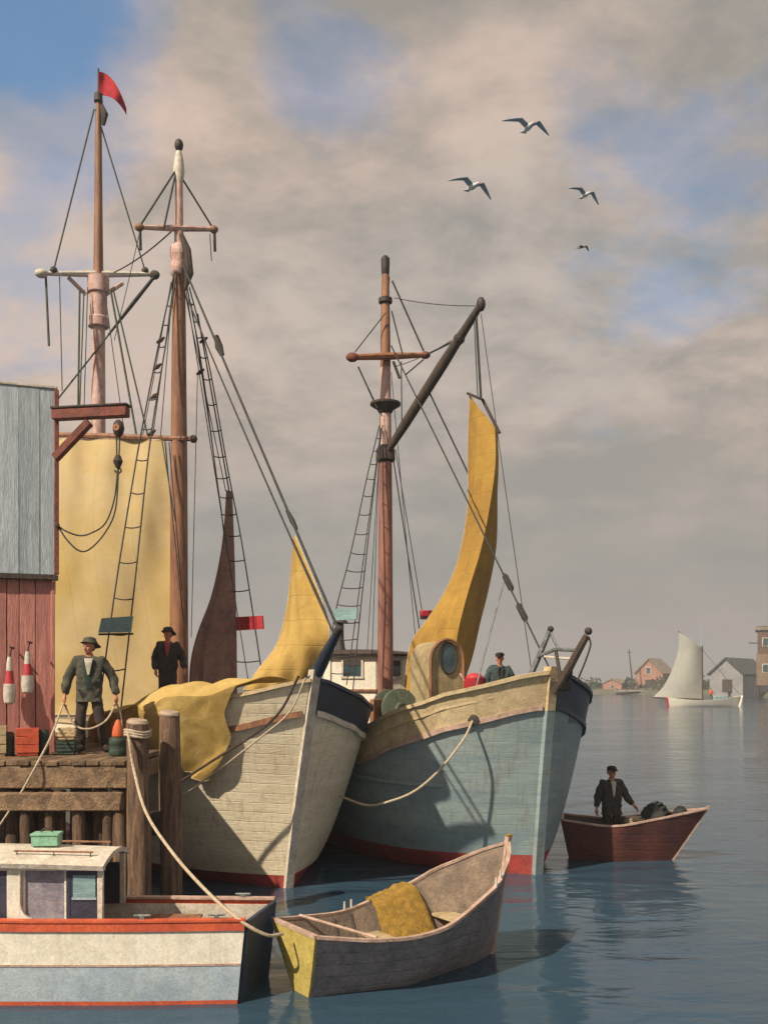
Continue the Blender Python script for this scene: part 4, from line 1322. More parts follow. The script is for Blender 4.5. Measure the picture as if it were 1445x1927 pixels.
def person(label, loc, rz, J, coat, hat='cap', front=None, group=None, height=1.75, lower=True, coatlen=0.0, voxel=0.009):
    """local frame: facing -Y, +X is the viewer's right when facing the camera; z up from the soles"""
    k = height / 1.75
    base = dict(pelvis=(0, 0, 0.95), belly=(0, 0, 1.12), chest=(0, 0, 1.32), neck=(0, 0.005, 1.47), skull=(0, -0.01, 1.58),
                shl=(-0.18, 0, 1.42), ell=(-0.27, 0.0, 1.14), wrl=(-0.33, -0.08, 0.90),
                shr=(0.18, 0, 1.42), elr=(0.27, 0.0, 1.14), wrr=(0.33, -0.08, 0.90),
                hil=(-0.09, 0, 0.90), knl=(-0.11, -0.02, 0.50), anl=(-0.12, 0.02, 0.10), tol=(-0.13, -0.15, 0.04),
                hir=(0.09, 0, 0.90), knr=(0.11, -0.02, 0.50), anr=(0.12, 0.02, 0.10), tor=(0.13, -0.15, 0.04))
    base.update({a: b for a, b in J.items() if a[0] != '_'})
    j = {a: Vector(b) * k for a, b in base.items()}
    t = thing('person', label, 'person', loc, rz, group)
    # ---- the body: one surface, head with face, hands with fingers
    edges = [('pelvis', 'belly'), ('belly', 'chest'), ('chest', 'neck'), ('neck', 'skull'),
             ('chest', 'shl'), ('shl', 'ell'), ('ell', 'wrl'), ('chest', 'shr'), ('shr', 'elr'), ('elr', 'wrr'),
             ('pelvis', 'hil'), ('hil', 'knl'), ('knl', 'anl'), ('anl', 'tol'), ('pelvis', 'hir'), ('hir', 'knr'), ('knr', 'anr'), ('anr', 'tor')]
    rad = dict(pelvis=(0.13, 0.10), belly=(0.125, 0.09), chest=(0.14, 0.10), neck=0.055, skull=0.06, shl=0.055, ell=0.042, wrl=0.03, shr=0.055, elr=0.042, wrr=0.03,
               hil=0.08, knl=0.055, anl=0.04, tol=0.035, hir=0.08, knr=0.055, anr=0.04, tor=0.035)
    rad = {a: (tuple(x * k for x in b) if hasattr(b, '__len__') else b * k) for a, b in rad.items()}
    mb = MB()
    mb.add(*skin_mesh(j, edges, rad))
    hc = j['skull'] + Vector((0, -0.005, 0.05)) * k
    turn = Matrix.Rotation(J.get('_turn', 0.0), 3, 'Z')
    hv = lambda x, y, z: hc + turn @ (Vector((x, y, z)) * k)
    mb.ball(hv(0, 0.012, 0.03), Vector((0.075, 0.092, 0.095)) * k, 20, 14)
    mb.ball(hv(0, -0.018, -0.035), Vector((0.058, 0.068, 0.085)) * k, 18, 12)
    mb.ball(hv(0, -0.055, -0.088), Vector((0.030, 0.026, 0.024)) * k, 10, 8)     # chin
    mb.tube([hv(0, -0.078, 0.02), hv(0, -0.098, -0.012), hv(0, -0.108, -0.030), hv(0, -0.085, -0.040)], [0.010 * k, 0.014 * k, 0.018 * k, 0.012 * k], 8)  # nose
    mb.ball(hv(0, -0.084, -0.061), Vector((0.024, 0.009, 0.008)) * k, 10, 6)     # lips
    mb.ball(hv(0, -0.078, 0.030), Vector((0.055, 0.018, 0.010)) * k, 10, 6)      # brow
    for s in (-1, 1):
        mb.ball(hv(s * 0.078, 0.008, -0.005), Vector((0.012, 0.020, 0.032)) * k, 8, 6)    # ears
        mb.ball(hv(s * 0.04, -0.066, -0.022), Vector((0.020, 0.018, 0.018)) * k, 8, 6)    # cheeks
    # hands
    for sd, s in (('l', -1), ('r', 1)):
        w = j['wr' + sd]
        d = (w - j['el' + sd]).normalized()
        out = Vector((s, -0.15, 0))
        out = (out - d * out.dot(d)).normalized()
        acr = d.cross(out).normalized()
        if acr.y > 0:
            acr = -acr                       # towards the front: thumb side
        cup = -out
        pm = w + d * 0.05 * k
        mb.ball(pm, (0.03 * k, 0.03 * k, 0.03 * k), 10, 8)
        mb.tube([w - d * 0.02 * k, w + d * 0.035 * k, w + d * 0.085 * k], [0.026 * k, 0.034 * k, 0.03 * k], 10)
        for fi, (a, ln) in enumerate(((0.030, 0.072), (0.011, 0.080), (-0.010, 0.074), (-0.029, 0.058))):
            b0 = w + (d * 0.078 + acr * a) * k
            b1 = b0 + (d * ln * 0.45 + cup * 0.012) * k
            b2 = b1 + (d * ln * 0.30 + cup * 0.022) * k
            b3 = b2 + (d * ln * 0.05 + cup * 0.024) * k
            mb.tube([b0 - d * 0.02 * k, b0, b1, b2, b3], [0.0105 * k, 0.0105 * k, 0.0098 * k, 0.009 * k, 0.0075 * k], 7)
        b0 = w + (d * 0.03 + acr * 0.026) * k
        b1 = b0 + (d * 0.028 + acr * 0.026 + cup * 0.008) * k
        b2 = b1 + (d * 0.03 + acr * 0.006 + cup * 0.016) * k
        mb.tube([b0, b1, b2], [0.013 * k, 0.0115 * k, 0.009 * k], 7)
    body = remeshed(mb, voxel).build('body', skin, t)
    for s in (-1, 1):
        MB().ball(hv(s * 0.030, -0.082, 0.010), Vector((0.011, 0.007, 0.008)) * k, 8, 6).build('eye', bootblack, body)
    # ---- clothing
    cj = {a: j[a] for a in ('pelvis', 'belly', 'chest', 'neck', 'shl', 'ell', 'wrl', 'shr', 'elr', 'wrr')}
    cj['neck'] = j['chest'].lerp(j['neck'], 0.78)
    cj['hem'] = j['pelvis'] + Vector((0, 0, -0.16 - coatlen)) * k
    for s in ('l', 'r'):
        cj['wr' + s] = j['el' + s].lerp(j['wr' + s], 0.93)
    ce = [('pelvis', 'belly'), ('belly', 'chest'), ('chest', 'neck'), ('chest', 'shl'), ('shl', 'ell'), ('ell', 'wrl'), ('chest', 'shr'), ('shr', 'elr'), ('elr', 'wrr'), ('pelvis', 'hem')]
    cr = dict(pelvis=(0.20, 0.155), belly=(0.19, 0.145), chest=(0.195, 0.145), neck=(0.09, 0.08), shl=0.10, ell=0.085, wrl=0.068, shr=0.10, elr=0.085, wrr=0.068, hem=(0.225, 0.18))
    cr = {a: (tuple(x * k for x in b) if hasattr(b, '__len__') else b * k) for a, b in cr.items()}
    cm = MB().add(*skin_mesh(cj, ce, cr, 3, 10))
    for i, v in enumerate(cm.v):       # folds of the cloth
        cm.v[i] = v + Vector((noise.noise(v * 9), noise.noise(v * 9 + Vector((7, 0, 0))), 0)) * 0.022 * k + Vector((noise.noise(v * 23), noise.noise(v * 23 + Vector((3, 0, 0))), 0)) * 0.007 * k
    co = remeshed(cm, 0.014 if voxel < 0.02 else 0.03).build('coat', coat, t)
    for p_ in co.data.polygons:
        p_.use_smooth = True
    # collar
    MB().tube([j['neck'] + Vector((0.085 * math.cos(a), 0.01 + 0.075 * math.sin(a), -0.035 + 0.02 * math.sin(a))) * k for a in [2 * math.pi * i / 16 - math.pi / 2 + 0.35 + i * 0 for i in range(15)]], 0.022 * k, 7).build('collar', coat, co)
    if front:
        for (fm, z0, z1, w0, w1, dy) in front:
            g = []
            for i in range(6):
                z = lerp(z0, z1, i / 5)
                w = lerp(w0, w1, i / 5)
                # chest depth at this height
                y = -(0.150 if z > 1.2 else 0.158) + (0.05 if z > 1.40 else 0.0) * (z - 1.40) / 0.08
                g.append([Vector((x * w, y - dy + 0.35 * (x * w) ** 2 / 0.1, z)) * k + Vector((j['chest'].x, j['chest'].y, 0)) * min(1, (z - 0.9) / 0.4) for x in (-1, -0.5, 0, 0.5, 1)])
            MB().sheet(g, 0.02).build('shirt_front', fm, co)
    if lower:
        lj = {a: j[a] for a in ('pelvis', 'hil', 'knl', 'hir', 'knr')}
        lj['anl'], lj['anr'] = j['knl'].lerp(j['anl'], 0.9), j['knr'].lerp(j['anr'], 0.9)
        lr = dict(pelvis=(0.15, 0.12), hil=0.10, knl=0.082, anl=0.075, hir=0.10, knr=0.082, anr=0.075)
        lr = {a: (tuple(x * k for x in b) if hasattr(b, '__len__') else b * k) for a, b in lr.items()}
        lm = MB().add(*skin_mesh(lj, [('pelvis', 'hil'), ('hil', 'knl'), ('knl', 'anl'), ('pelvis', 'hir'), ('hir', 'knr'), ('knr', 'anr')], lr))
        for i, v in enumerate(lm.v):
            lm.v[i] = v + Vector((noise.noise(v * 11), noise.noise(v * 11 + Vector((5, 0, 0))), 0)) * 0.014 * k
        lm.build('trousers', trousers, t)
        for s in ('l', 'r'):
            a, b = j['an' + s], j['to' + s]
            bt = MB().tube([a.lerp(j['kn' + s], 0.22), a.lerp(j['kn' + s], 0.05), a + Vector((0, -0.02, -0.05)) * k, a.lerp(b, 0.55), b, b + (b - a) * 0.12],
                           [0.066 * k, 0.058 * k, 0.056 * k, 0.052 * k, 0.045 * k, 0.02 * k], 10)
            zmin = min(v.z for v in bt.v)
            for v in bt.v:
                if v.z < 0.0:
                    v.z = 0.0
            bt.build('boot', bootblack, t)
    # hair and hat
    MB().add([hv(*p) for p in ()], [])
    hr = MB()
    hr.ball(hv(0, 0.035, 0.022), Vector((0.083, 0.088, 0.092)) * k, 16, 12)
    hr.build('hair', hairdark, t)
    if hat:
        hm = MB()
        if hat == 'souwester':
            rows = [(0.0, 0.135, 0.0), (0.045, 0.11, 0.0), (0.085, 0.095, 0.0), (0.105, 0.05, 0.0), (0.11, 0.005, 0)]
            rim = []
            for i, (z, r, _) in enumerate([(0.005, 0.15, 0)] + rows):
                ring = []
                for q in range(20):
                    a = 2 * math.pi * q / 20
                    back = max(0, math.sin(a))
                    rr = r * (1 + (0.28 * back if i < 2 else 0))
                    zz = z + 0.055 - (0.07 * back if i < 2 else 0) + (0.02 * max(0, -math.sin(a)) if i < 2 else 0)
                    ring.append(hv(rr * math.cos(a) * 0.92, rr * math.sin(a) + 0.01, zz))
                rim.append(ring)
            o_ = len(hm.v)
            for ring in rim:
                hm.v += ring
            for i in range(len(rim) - 1):
                for q in range(20):
                    q2 = (q + 1) % 20
                    hm.f.append((o_ + i * 20 + q, o_ + i * 20 + q2, o_ + (i + 1) * 20 + q2, o_ + (i + 1) * 20 + q))
            hm.f.append(tuple(o_ + q for q in range(20)))
        else:
            hm.ball(hv(0, 0.005, 0.085), Vector((0.098, 0.112, 0.055)) * k, 18, 10)
            pk = [[hv(x * 0.075, -0.075 - d * (0.075 - 0.03 * x * x), 0.066 - 0.03 * d) for x in (-1, -0.5, 0, 0.5, 1)] for d in (0, 0.5, 1)]
            hm.sheet(pk, 0.012)
        hm.build('hat', coat if hat == 'souwester' else hairdark, t)
    return t, j


def build_people():
    # man on the dock hauling a rope
    loc = P(168, 1416, 15.1)
    loc.z = 2.41
    t, j = person('person in dark olive coat and brimmed hat standing on the dock holding a slack rope', loc, R(12), dict(
        shl=(-0.19, 0.0, 1.42), ell=(-0.33, 0.03, 1.12), wrl=(-0.36, -0.06, 0.86), shr=(0.19, 0.0, 1.42), elr=(0.37, 0.04, 1.13), wrr=(0.40, -0.02, 0.86),
        knl=(-0.13, -0.06, 0.50), anl=(-0.12, 0.02, 0.10), tol=(-0.15, -0.15, 0.04), knr=(0.17, -0.08, 0.5), anr=(0.24, 0.0, 0.10), tor=(0.29, -0.16, 0.04), _turn=R(-35)),
        coatdark, 'souwester', [(vestgreen, 0.98, 1.43, 0.035, 0.080, -0.004), (shirtwhite, 1.20, 1.45, 0.012, 0.062, 0.010)], height=1.78)
    M1 = TF[t.name]
    hl = M1 @ (j['wrl'] + (j['wrl'] - j['ell']).normalized() * 0.085)
    hr = M1 @ (j['wrr'] + (j['wrr'] - j['elr']).normalized() * 0.085)
    end = P(-25, 1590, 13.15)
    r = [end, P(35, 1500, 13.25), P(74, 1430, 13.4), P(98, 1382, 14.2), hl] + []
    mid = hl.lerp(hr, 0.5) + Vector((0, -0.12, -0.42))
    pts = path(r, 6) + path([hl, hl.lerp(mid, 0.55) + Vector((-0.06, 0, -0.1)), mid, mid.lerp(hr, 0.5) + Vector((0.06, 0, -0.08)), hr], 6)[1:]
    tail = path([hr, hr + Vector((0.06, 0.05, -0.25)), hr + Vector((0.10, 0.05, -0.7))], 5)[1:]
    single('rope', MB().tube(pts + tail, 0.017, 6), rope, 'pale rope held slack by the person on the dock and trailing down to the left', 'rope', end)

    loc = P(316, 1400, 18.9)
    loc.z = 2.855
    person('person in black coat with rose scarf standing on the schooner deck before the mast', loc, R(8), dict(
        ell=(-0.26, 0.02, 1.13), wrl=(-0.23, -0.10, 0.90), elr=(0.30, 0.02, 1.13), wrr=(0.33, -0.08, 0.92), _turn=R(-25)),
        coatblack, 'souwester', [(scarfred, 1.20, 1.46, 0.015, 0.06, 0.006)], height=1.72, coatlen=0.22)

    loc = P(940, 1380, 18.75)
    loc.z = HB.top(1.3) - 0.58
    person('person in teal grey coat seated low behind the trawler bow rail', loc, R(5), dict(
        ell=(-0.29, 0.0, 1.14), wrl=(-0.25, -0.16, 0.95), elr=(0.31, 0.0, 1.12), wrr=(0.38, -0.12, 0.92), _turn=R(-10)),
        coatteal, 'cap', [(coatblack, 1.1, 1.44, 0.015, 0.06, 0.004)], height=1.62)


# ------------------------------------------------------------------ dock
DZ, DY = 2.41, 13.4


def rough_pile(x, y, z0, z1, r, lean=(0, 0)):
    n = 8
    pts = [Vector((x + lean[0] * (1 - i / n), y + lean[1] * (1 - i / n), lerp(z0, z1, i / n))) for i in range(n + 1)]
    rad = [r * (1.12 - 0.16 * i / n) for i in range(n + 1)]
    m = MB().tube(pts, rad, 12, jitter=0.07)
    return m


def build_dock():
    d = thing('timber_dock', 'weathered brown timber dock on rough piles below the red and grey shed', 'dock', (-5, DY, 0))
    # back edge runs along the moored schooner
    xr = -3.62
    back = lambda x: 15.75 + (-(x + 3.62)) * 1.55
    x = xr
    i = 0
    while x > -9.2:
        w = random.uniform(0.17, 0.21)
        b_ = min(back(x), 22)
        f_ = DY + random.uniform(-0.03, 0.02)
        MB().box((x - w / 2, (f_ + b_) / 2, DZ - 0.035 + random.uniform(-0.006, 0.006)), (w - 0.012, b_ - f_, 0.07), 0, 0.008).build('deck_plank', dockwood, d, True)
        x -= w
    MB().box((-6.4, DY + 0.14, DZ - 0.235), (5.6, 0.26, 0.32), 0, 0.02).build('cap_beam', dockwood, d, True)
    MB().box((-6.42, DY - 0.10, DZ - 0.56), (5.58, 0.20, 0.25), 0, 0.02).build('waler_beam', dockwood, d, True)
    MB().box((-6.4, 15.2, DZ - 0.235), (5.0, 0.26, 0.30), 0, 0.02).build('cap_beam', dockwood, d, True)
    MB().box((-6.4, DY + 0.05, 0.55), (5.6, 0.14, 0.2), 0, 0.02).build('waler_beam', dockwood, d, True)
    e = MB().box((-3.70, 14.6, DZ - 0.22), (0.2, 1.9, 0.26), 0, 0.02).build('side_beam', dockwood, d, True)
    # front row of piles and fender planks
    x = -3.75
    k = 0
    while x > -8.6:
        r = random.uniform(0.085, 0.115)
        rough_pile(x, DY + 0.12 + random.uniform(-0.04, 0.05), -1.2, DZ - 0.42, r, (random.uniform(-0.08, 0.08), 0)).build('pile', pilewood, d, True)
        x -= r * 2 + random.choice((0.02, 0.05, 0.10, 0.05, 0.14))
        k += 1
    for (px, r) in ((52, 0.10), (96, 0.075), (150, 0.09), (205, 0.08), (228, 0.11)):
        q = P(px, 1500, DY - 0.02)
        rough_pile(q.x, DY - 0.06, -1.2, DZ - 0.70, r, (random.uniform(-0.05, 0.05), 0)).build('fender_pile', pilewood, d, True)
    for (x, y) in ((-3.9, 14.3), (-4.7, 14.9), (-5.5, 14.4), (-6.5, 14.9), (-7.5, 14.6), (-4.3, 15.6), (-5.2, 16.3), (-6.2, 17), (-7.2, 18.2)):
        rough_pile(x, y, -1.2, DZ - 0.1, 0.14).build('pile', pilewood, d, True)
    # the two tall mooring piles at the corner
    for (px, D, top, r) in ((259, 13.25, 1362, 0.158), (319, 13.75, 1346, 0.155)):
        q = P(px, top, D)
        p = rough_pile(q.x, q.y, -1.2, q.z, r, (0.05, 0)).build('mooring_pile', pilewood, d, True)
        g = MB().lathe([(r * 0.97, 0.0), (r * 0.99, 0.02), (r * 0.8, 0.055), (r * 0.2, 0.06)], q + Vector((0, 0, 0.0)), 14, (0.12, -0.10, 1)).build('pile_top', endgrain, p, True)
    MB().box((-3.30, 13.62, 1.5), (0.36, 0.10, 0.34), R(20), 0.02).build('pile_block', darkwood, d, True)
    # turns of rope round the near pile
    q = P(259, 1362, 13.25)
    for i in range(3):
        z = q.z - 0.10 - i * 0.035
        MB().tube([Vector((q.x + 0.175 * math.cos(a), q.y + 0.175 * math.sin(a), z + 0.02 * math.sin(a * 2))) for a in [2 * math.pi * k / 18 for k in range(19)]], 0.018, 6, cap=False).build('rope_turn', rope, d, True)


build_dock()


# ------------------------------------------------------------------ shed on the dock with hoist
def build_shed():
    corner = P(97, 1418, 15.0)
    corner.z = DZ
    rz = R(19)
    s = thing('dock_shed', 'two-storey shed with grey blue upper boards and faded red lower boards', 'shed', corner, rz)
    # local: +X right along the front (front wall runs to -X), front faces -Y
    H1, H2 = CAMZ + (HOR - 1083) * 15 / FPX - DZ, CAMZ + (HOR - 735) * 15 / FPX - DZ
    LEN, DEP = 3.6, 3.2
    core = MB().box((-LEN / 2 - 0.02, DEP / 2 + 0.03, H1 / 2), (LEN - 0.06, DEP - 0.06, H1)).build('inner_wall', darkwood, s)
    MB().box((-LEN / 2 - 0.02, DEP / 2 + 0.0, (H1 + H2) / 2 + 0.02), (LEN - 0.06, DEP - 0.06, H2 - H1 - 0.04)).build('inner_wall', darkwood, s)
    # lower red boards
    x = 0.0
    while x > -LEN:
        w = random.uniform(0.17, 0.24)
        MB().box((x - w / 2, 0.0 + random.uniform(-0.006, 0.004), H1 / 2 - 0.02), (w - 0.012, 0.035, H1 - 0.04), 0, 0.004).build('wall_board', shedred, s)
        x -= w
    y = 0.03
    while y < DEP:
        w = 0.22
        MB().box((0.0, y + w / 2, H1 / 2 - 0.02), (0.035, w - 0.012, H1 - 0.04), 0, 0.004).build('wall_board', shedred, s)
        y += w
    # upper blue-grey boards, jettied a little
    x = 0.06
    while x > -LEN:
        w = random.uniform(0.22, 0.31)
        MB().box((x - w / 2, -0.07 + random.uniform(-0.005, 0.004), (H1 + H2) / 2), (w - 0.008, 0.04, H2 - H1 - 0.002), 0, 0.004).build('wall_board', shedblue, s)
        x -= w
    y = -0.04
    while y < DEP:
        w = 0.26
        MB().box((0.045, y + w / 2, (H1 + H2) / 2), (0.035, w - 0.008, H2 - H1 - 0.002), 0, 0.004).build('wall_board', shedblue, s)
        y += w
    MB().box((-LEN / 2, -0.075, H1 - 0.045), (LEN + 0.2, 0.09, 0.08), 0, 0.01).build('jetty_beam', darkwood, s)
    MB().box((0.075, -0.085, (H1 + H2) / 2), (0.07, 0.07, H2 - H1 - 0.01), 0, 0.01).build('corner_board', beamred, s)
    MB().box((0.02, -0.02, H1 / 2 - 0.05), (0.06, 0.06, H1 - 0.1), 0, 0.01).build('corner_board', shedred, s)
    MB().box((-LEN / 2 + 0.03, DEP / 2 - 0.05, H2 + 0.025), (LEN + 0.12, DEP + 0.12, 0.045), 0, 0.01).build('roof', dirtywhite, s)
    return s


SHED = build_shed()


def build_hoist():
    a = P(101, 779, 14.9)
    h = thing('cargo_hoist', 'red brown hoist beam with diagonal brace, block and hook on the shed corner', 'hoist', a)
    e = P(241, 777, 14.7)
    d = (e - a)
    MB().box(a.lerp(e, 0.5), (d.length, 0.16, 0.155), math.atan2(d.y, d.x), 0.012).build('beam', beamred, h, True)
    MB().box(a.lerp(e, 0.5) + Vector((0, 0, 0.10)), (d.length + 0.03, 0.19, 0.035), math.atan2(d.y, d.x), 0.008).build('beam_cover', darkwood, h, True)
    p0, p1 = P(104, 862, 14.9), P(168, 794, 14.8)
    dd = p1 - p0
    rot = Matrix.Rotation(math.atan2(d.y, d.x), 3, 'Z') @ Matrix.Rotation(-math.atan2(dd.z, dd.xy.length), 3, 'Y')
    MB().box(p0.lerp(p1, 0.5), (dd.length, 0.12, 0.12), 0, 0.01, rot).build('brace', beamred, h, True)
    bk = P(223, 806, 14.7)
    b = MB().tube([bk + Vector((0, 0, 0.13)), bk + Vector((0, 0, 0.08)), bk, bk - Vector((0, 0, 0.09)), bk - Vector((0, 0, 0.13))], [0.03, 0.075, 0.09, 0.07, 0.03], 12).build('pulley_block', darkwood, h, True)
    MB().lathe([(0.055, -0.085), (0.055, 0.085)], bk, 14, (0.2, 1, 0)).build('sheave', rust, b, True)
    for dx in (-0.03, 0.02):
        MB().tube([bk + Vector((dx, 0, -0.1)), P(222, 866, 14.7) + Vector((dx * 0.6, 0, 0))], 0.012, 5).build('fall_line', tarline, h, True)
    lb = P(222, 868, 14.7)
    b2 = MB().tube([lb + Vector((0, 0, 0.09)), lb, lb - Vector((0, 0, 0.10))], [0.04, 0.075, 0.035], 10).build('pulley_block', darkwood, h, True)
    MB().tube(path([lb + Vector((0, 0, -0.08)), lb + Vector((0.05, 0, -0.14)), lb + Vector((0.0, 0, -0.19)), lb + Vector((-0.05, 0, -0.14))], 4), 0.014, 6).build('hook', metal, b2, True)
    # slack hauling line to the shed wall, two bights
    w = P(109, 990, 14.85)
    MB().tube(path([lb + Vector((0, 0, -0.1)), P(215, 940, 14.7), P(198, 985, 14.72), P(172, 1003, 14.75), P(150, 1008, 14.78), P(125, 1000, 14.8), w], 6), 0.013, 6).build('hauling_line', tarline, h, True)
    MB().tube(path([lb + Vector((0.01, 0, -0.1)), P(217, 960, 14.68), P(196, 1005, 14.7), P(168, 1034, 14.72), P(148, 1036, 14.74), P(126, 1016, 14.78), w], 6), 0.013, 6).build('hauling_line', tarline, h, True)
    MB().box(w, (0.05, 0.16, 0.06), R(20), 0.01).build('cleat', metal, h, True)


build_hoist()


def small_things():
    # buoys hung on the red wall
    nrm = (Matrix.Rotation(R(19), 3, 'Z') @ Vector((0, -1, 0)))
    for (px, py0, py1, lab) in ((18, 1236, 1326, 'white and red net buoy hanging on the red shed wall, the left and lower one'),
                                (52, 1226, 1306, 'white and red net buoy hanging on the red shed wall, the right and higher one')):
        z0, z1 = P(px, py1, 14.7).z, P(px, py0, 14.7).z
        c = P(px, py1, 14.62)
        t = thing('net_buoy', lab, 'buoy', c, 0, 'buoys on the shed wall')
        H = z1 - z0
        MB().lathe([(0.03, 0), (0.08, 0.03), (0.095, 0.15 * H / 0.7), (0.085, 0.30 * H / 0.7), (0.068, 0.42 * H)], (0, 0, 0), 14).build('buoy_body', buoywhite, t)
        MB().lathe([(0.07, 0.421 * H), (0.062, 0.55 * H), (0.05, 0.70 * H)], (0, 0, 0), 14).build('buoy_band', buoyred, t)
        MB().lathe([(0.05, 0.701 * H), (0.045, 0.85 * H), (0.03, 0.99 * H)], (0, 0, 0), 14).build('buoy_neck', buoywhite, t)
        MB().tube([Vector((0, 0, H * 0.98)), Vector((0.01, 0.06, H + 0.14))], 0.012, 6).build('hanging_cord', tarline, t)
        MB().tube([Vector((0.01, 0.0, H + 0.14)), Vector((0.01, 0.14, H + 0.13))], 0.018, 6).build('peg', metal, t)
    # fish boxes and drums on the dock
    def crate(px, D, w, dp, hh, mat, lab, rz=0.0, z=DZ, cat='crate', slat=True):
        c = P(px, 1400, D)
        c.z = z
        t = thing('fish_box', lab, cat, c, rz)
        MB().box((0, 0, 0.03), (w - 0.03, dp - 0.03, 0.04), 0, 0.004).build('base_board', mat, t)
        n = 3
        for i in range(n):
            zz = 0.05 + (hh - 0.05) * (i + 0.5) / n
            hs = (hh - 0.05) / n - 0.012
            for sy in (-1, 1):
                MB().box((0, sy * (dp / 2 - 0.01), zz), (w, 0.02, hs), 0, 0.003).build('side_slat', mat, t)
            for sx in (-1, 1):
                MB().box((sx * (w / 2 - 0.012), 0, zz), (0.02, dp - 0.042, hs), 0, 0.003).build('end_slat', mat, t)
        return t
    crate(52, 14.35, 0.32, 0.30, 0.42, orangered, 'upright orange red box at the foot of the red shed wall', R(19))
    crate(126, 14.6, 0.27, 0.27, 0.21, darkgreen, 'small dark green box on the dock under the cream one', R(8))
    crate(126, 14.6, 0.25, 0.25, 0.19, tan, 'small cream box stacked on the dark green box', R(12), DZ + 0.225)
    crate(-8, 14.2, 0.30, 0.3, 0.46, thwartwood, 'tan box at the left edge beside the dark green drum', R(19))
    for (px, D, r, hh, lab) in ((14, 14.3, 0.10, 0.34, 'narrow dark green drum between the tan box and the orange red box'),
                                (222, 14.3, 0.13, 0.27, 'low dark green tub at the dock corner under the orange float'),
                                (82, 14.55, 0.08, 0.36, 'thin dark green drum right of the orange red box')):
        c = P(px, 1400, D)
        c.z = DZ + 0.004
        t = thing('drum', lab, 'drum', c)
        MB().lathe([(r * 0.92, 0), (r, 0.02), (r * 1.03, hh * 0.33), (r, hh * 0.36), (r * 1.0, hh * 0.64), (r * 1.03, hh * 0.67), (r, hh - 0.02), (r * 0.9, hh)], (0, 0, 0), 18).build('drum_body', darkgreen, t)
        MB().lathe([(r * 0.86, hh + 0.001), (r * 0.84, hh + 0.015), (0.02, hh + 0.018)], (0, 0, 0), 18).build('drum_lid', metal, t)
    c = P(222, 1400, 14.3)
    c.z = DZ + 0.295
    t = thing('marker_float', 'orange cone float resting on the dark green tub at the dock corner', 'float', c)
    MB().lathe([(0.085, 0), (0.09, 0.02), (0.075, 0.12), (0.04, 0.22), (0.02, 0.25)], (0, 0, 0), 16).build('float_body', orangepaint, t)
    MB().tube([Vector((0, 0, 0.24)), Vector((0, 0, 0.36))], 0.008, 6).build('float_staff', darkwood, t)
    # brown net bundle / keg on the schooner rail
    c = P(262, 1345, 16.9)
    zz = c.z
    c.z = 2.35
    t = thing('keg', 'brown wooden keg on the schooner deck behind the mooring piles', 'keg', TF[BA.name] @ Vector((-2.7, -0.95, HA.top(2.7) - 0.48)))
    MB().lathe([(0.19, 0), (0.22, 0.12), (0.245, 0.33), (0.22, 0.55), (0.19, 0.68)], (0, 0, 0), 18).build('keg_body', mastwood, t)
    for z in (0.10, 0.22, 0.46, 0.58):
        rr = 0.245 - abs(z - 0.33) * 0.11
        MB().lathe([(rr, z - 0.018), (rr + 0.006, z), (rr, z + 0.018)], (0, 0, 0), 18).build('hoop', metal, t)
    # red basket at the trawler rail on a locker
    lc = P(893, 1300, 18.75)
    zd = HB.top(1.8) - 0.57
    t = thing('deck_locker', 'tan deck locker under the red basket behind the trawler bow rail', 'locker', (lc.x, lc.y, zd), R(-30))
    MB().box((0, 0, 0.43), (0.62, 0.6, 0.86), 0, 0.02).build('locker_body', tan, t)
    MB().box((0, 0, 0.89), (0.68, 0.66, 0.05), 0, 0.015).build('locker_lid', mastwood, t)
    bz = zd + 0.918
    t = thing('basket', 'round red basket with two tan handles above the trawler rail', 'basket', (lc.x, lc.y, bz))
    MB().lathe([(0.15, 0), (0.19, 0.15), (0.22, 0.34), (0.225, 0.36), (0.19, 0.345), (0.12, 0.10)], (0, 0, 0), 18).build('basket_body', redboard, t)
    ft = CAMZ + (HOR - 1268) * 18.75 / FPX - bz
    MB().ball((0, 0, 0.34), (0.18, 0.18, 0.12), 14, 8).build('basket_contents', redboard, t)
    for s in (-1, 1):
        MB().tube(path([Vector((s * 0.2, -0.06, 0.30)), Vector((s * 0.27, -0.04, 0.42)), Vector((s * 0.27, 0.04, 0.42)), Vector((s * 0.2, 0.06, 0.30))], 5), 0.02, 6).build('handle', gunwale, t)
    # mooring rope from the trawler's hawse to the schooner
    a = TF[BB.name] @ HB.pt(0.52, 2.84, -1, 0.08)
    e = TF[BA.name] @ HA.pt(2.2, 1.75, 1, 0.03)
    mid = P(765, 1496, 17.0)
    single('mooring_rope', MB().tube(path([a, P(872, 1392, 16.75), P(828, 1448, 16.6), P(782, 1488, 16.55), P(735, 1508, 16.65), P(690, 1516, 16.95), TF[BA.name] @ HA.pt(1.0, 1.42, 1, 0.02)], 6), 0.022, 7), rope,
           'pale mooring rope looping from the trawler bow to the schooner', 'rope', a)
    # rope from the pile to the rowing skiff
    q = P(259, 1362, 13.25)
    st = Vector((q.x - 0.10, q.y - 0.15, q.z - 0.10))
    pts = path([st, P(244, 1400, 13.02), P(252, 1450, 12.95), P(275, 1530, 12.3), P(325, 1606, 11.55), P(385, 1674, 10.85), P(445, 1728, 10.4), P(500, 1760, 10.4), P(532, 1758, 10.62)], 6)
    single('painter_rope', MB().tube(pts, 0.020, 7), rope, 'pale rope sagging from the near mooring pile down to the grey skiff', 'rope', st)


small_things()


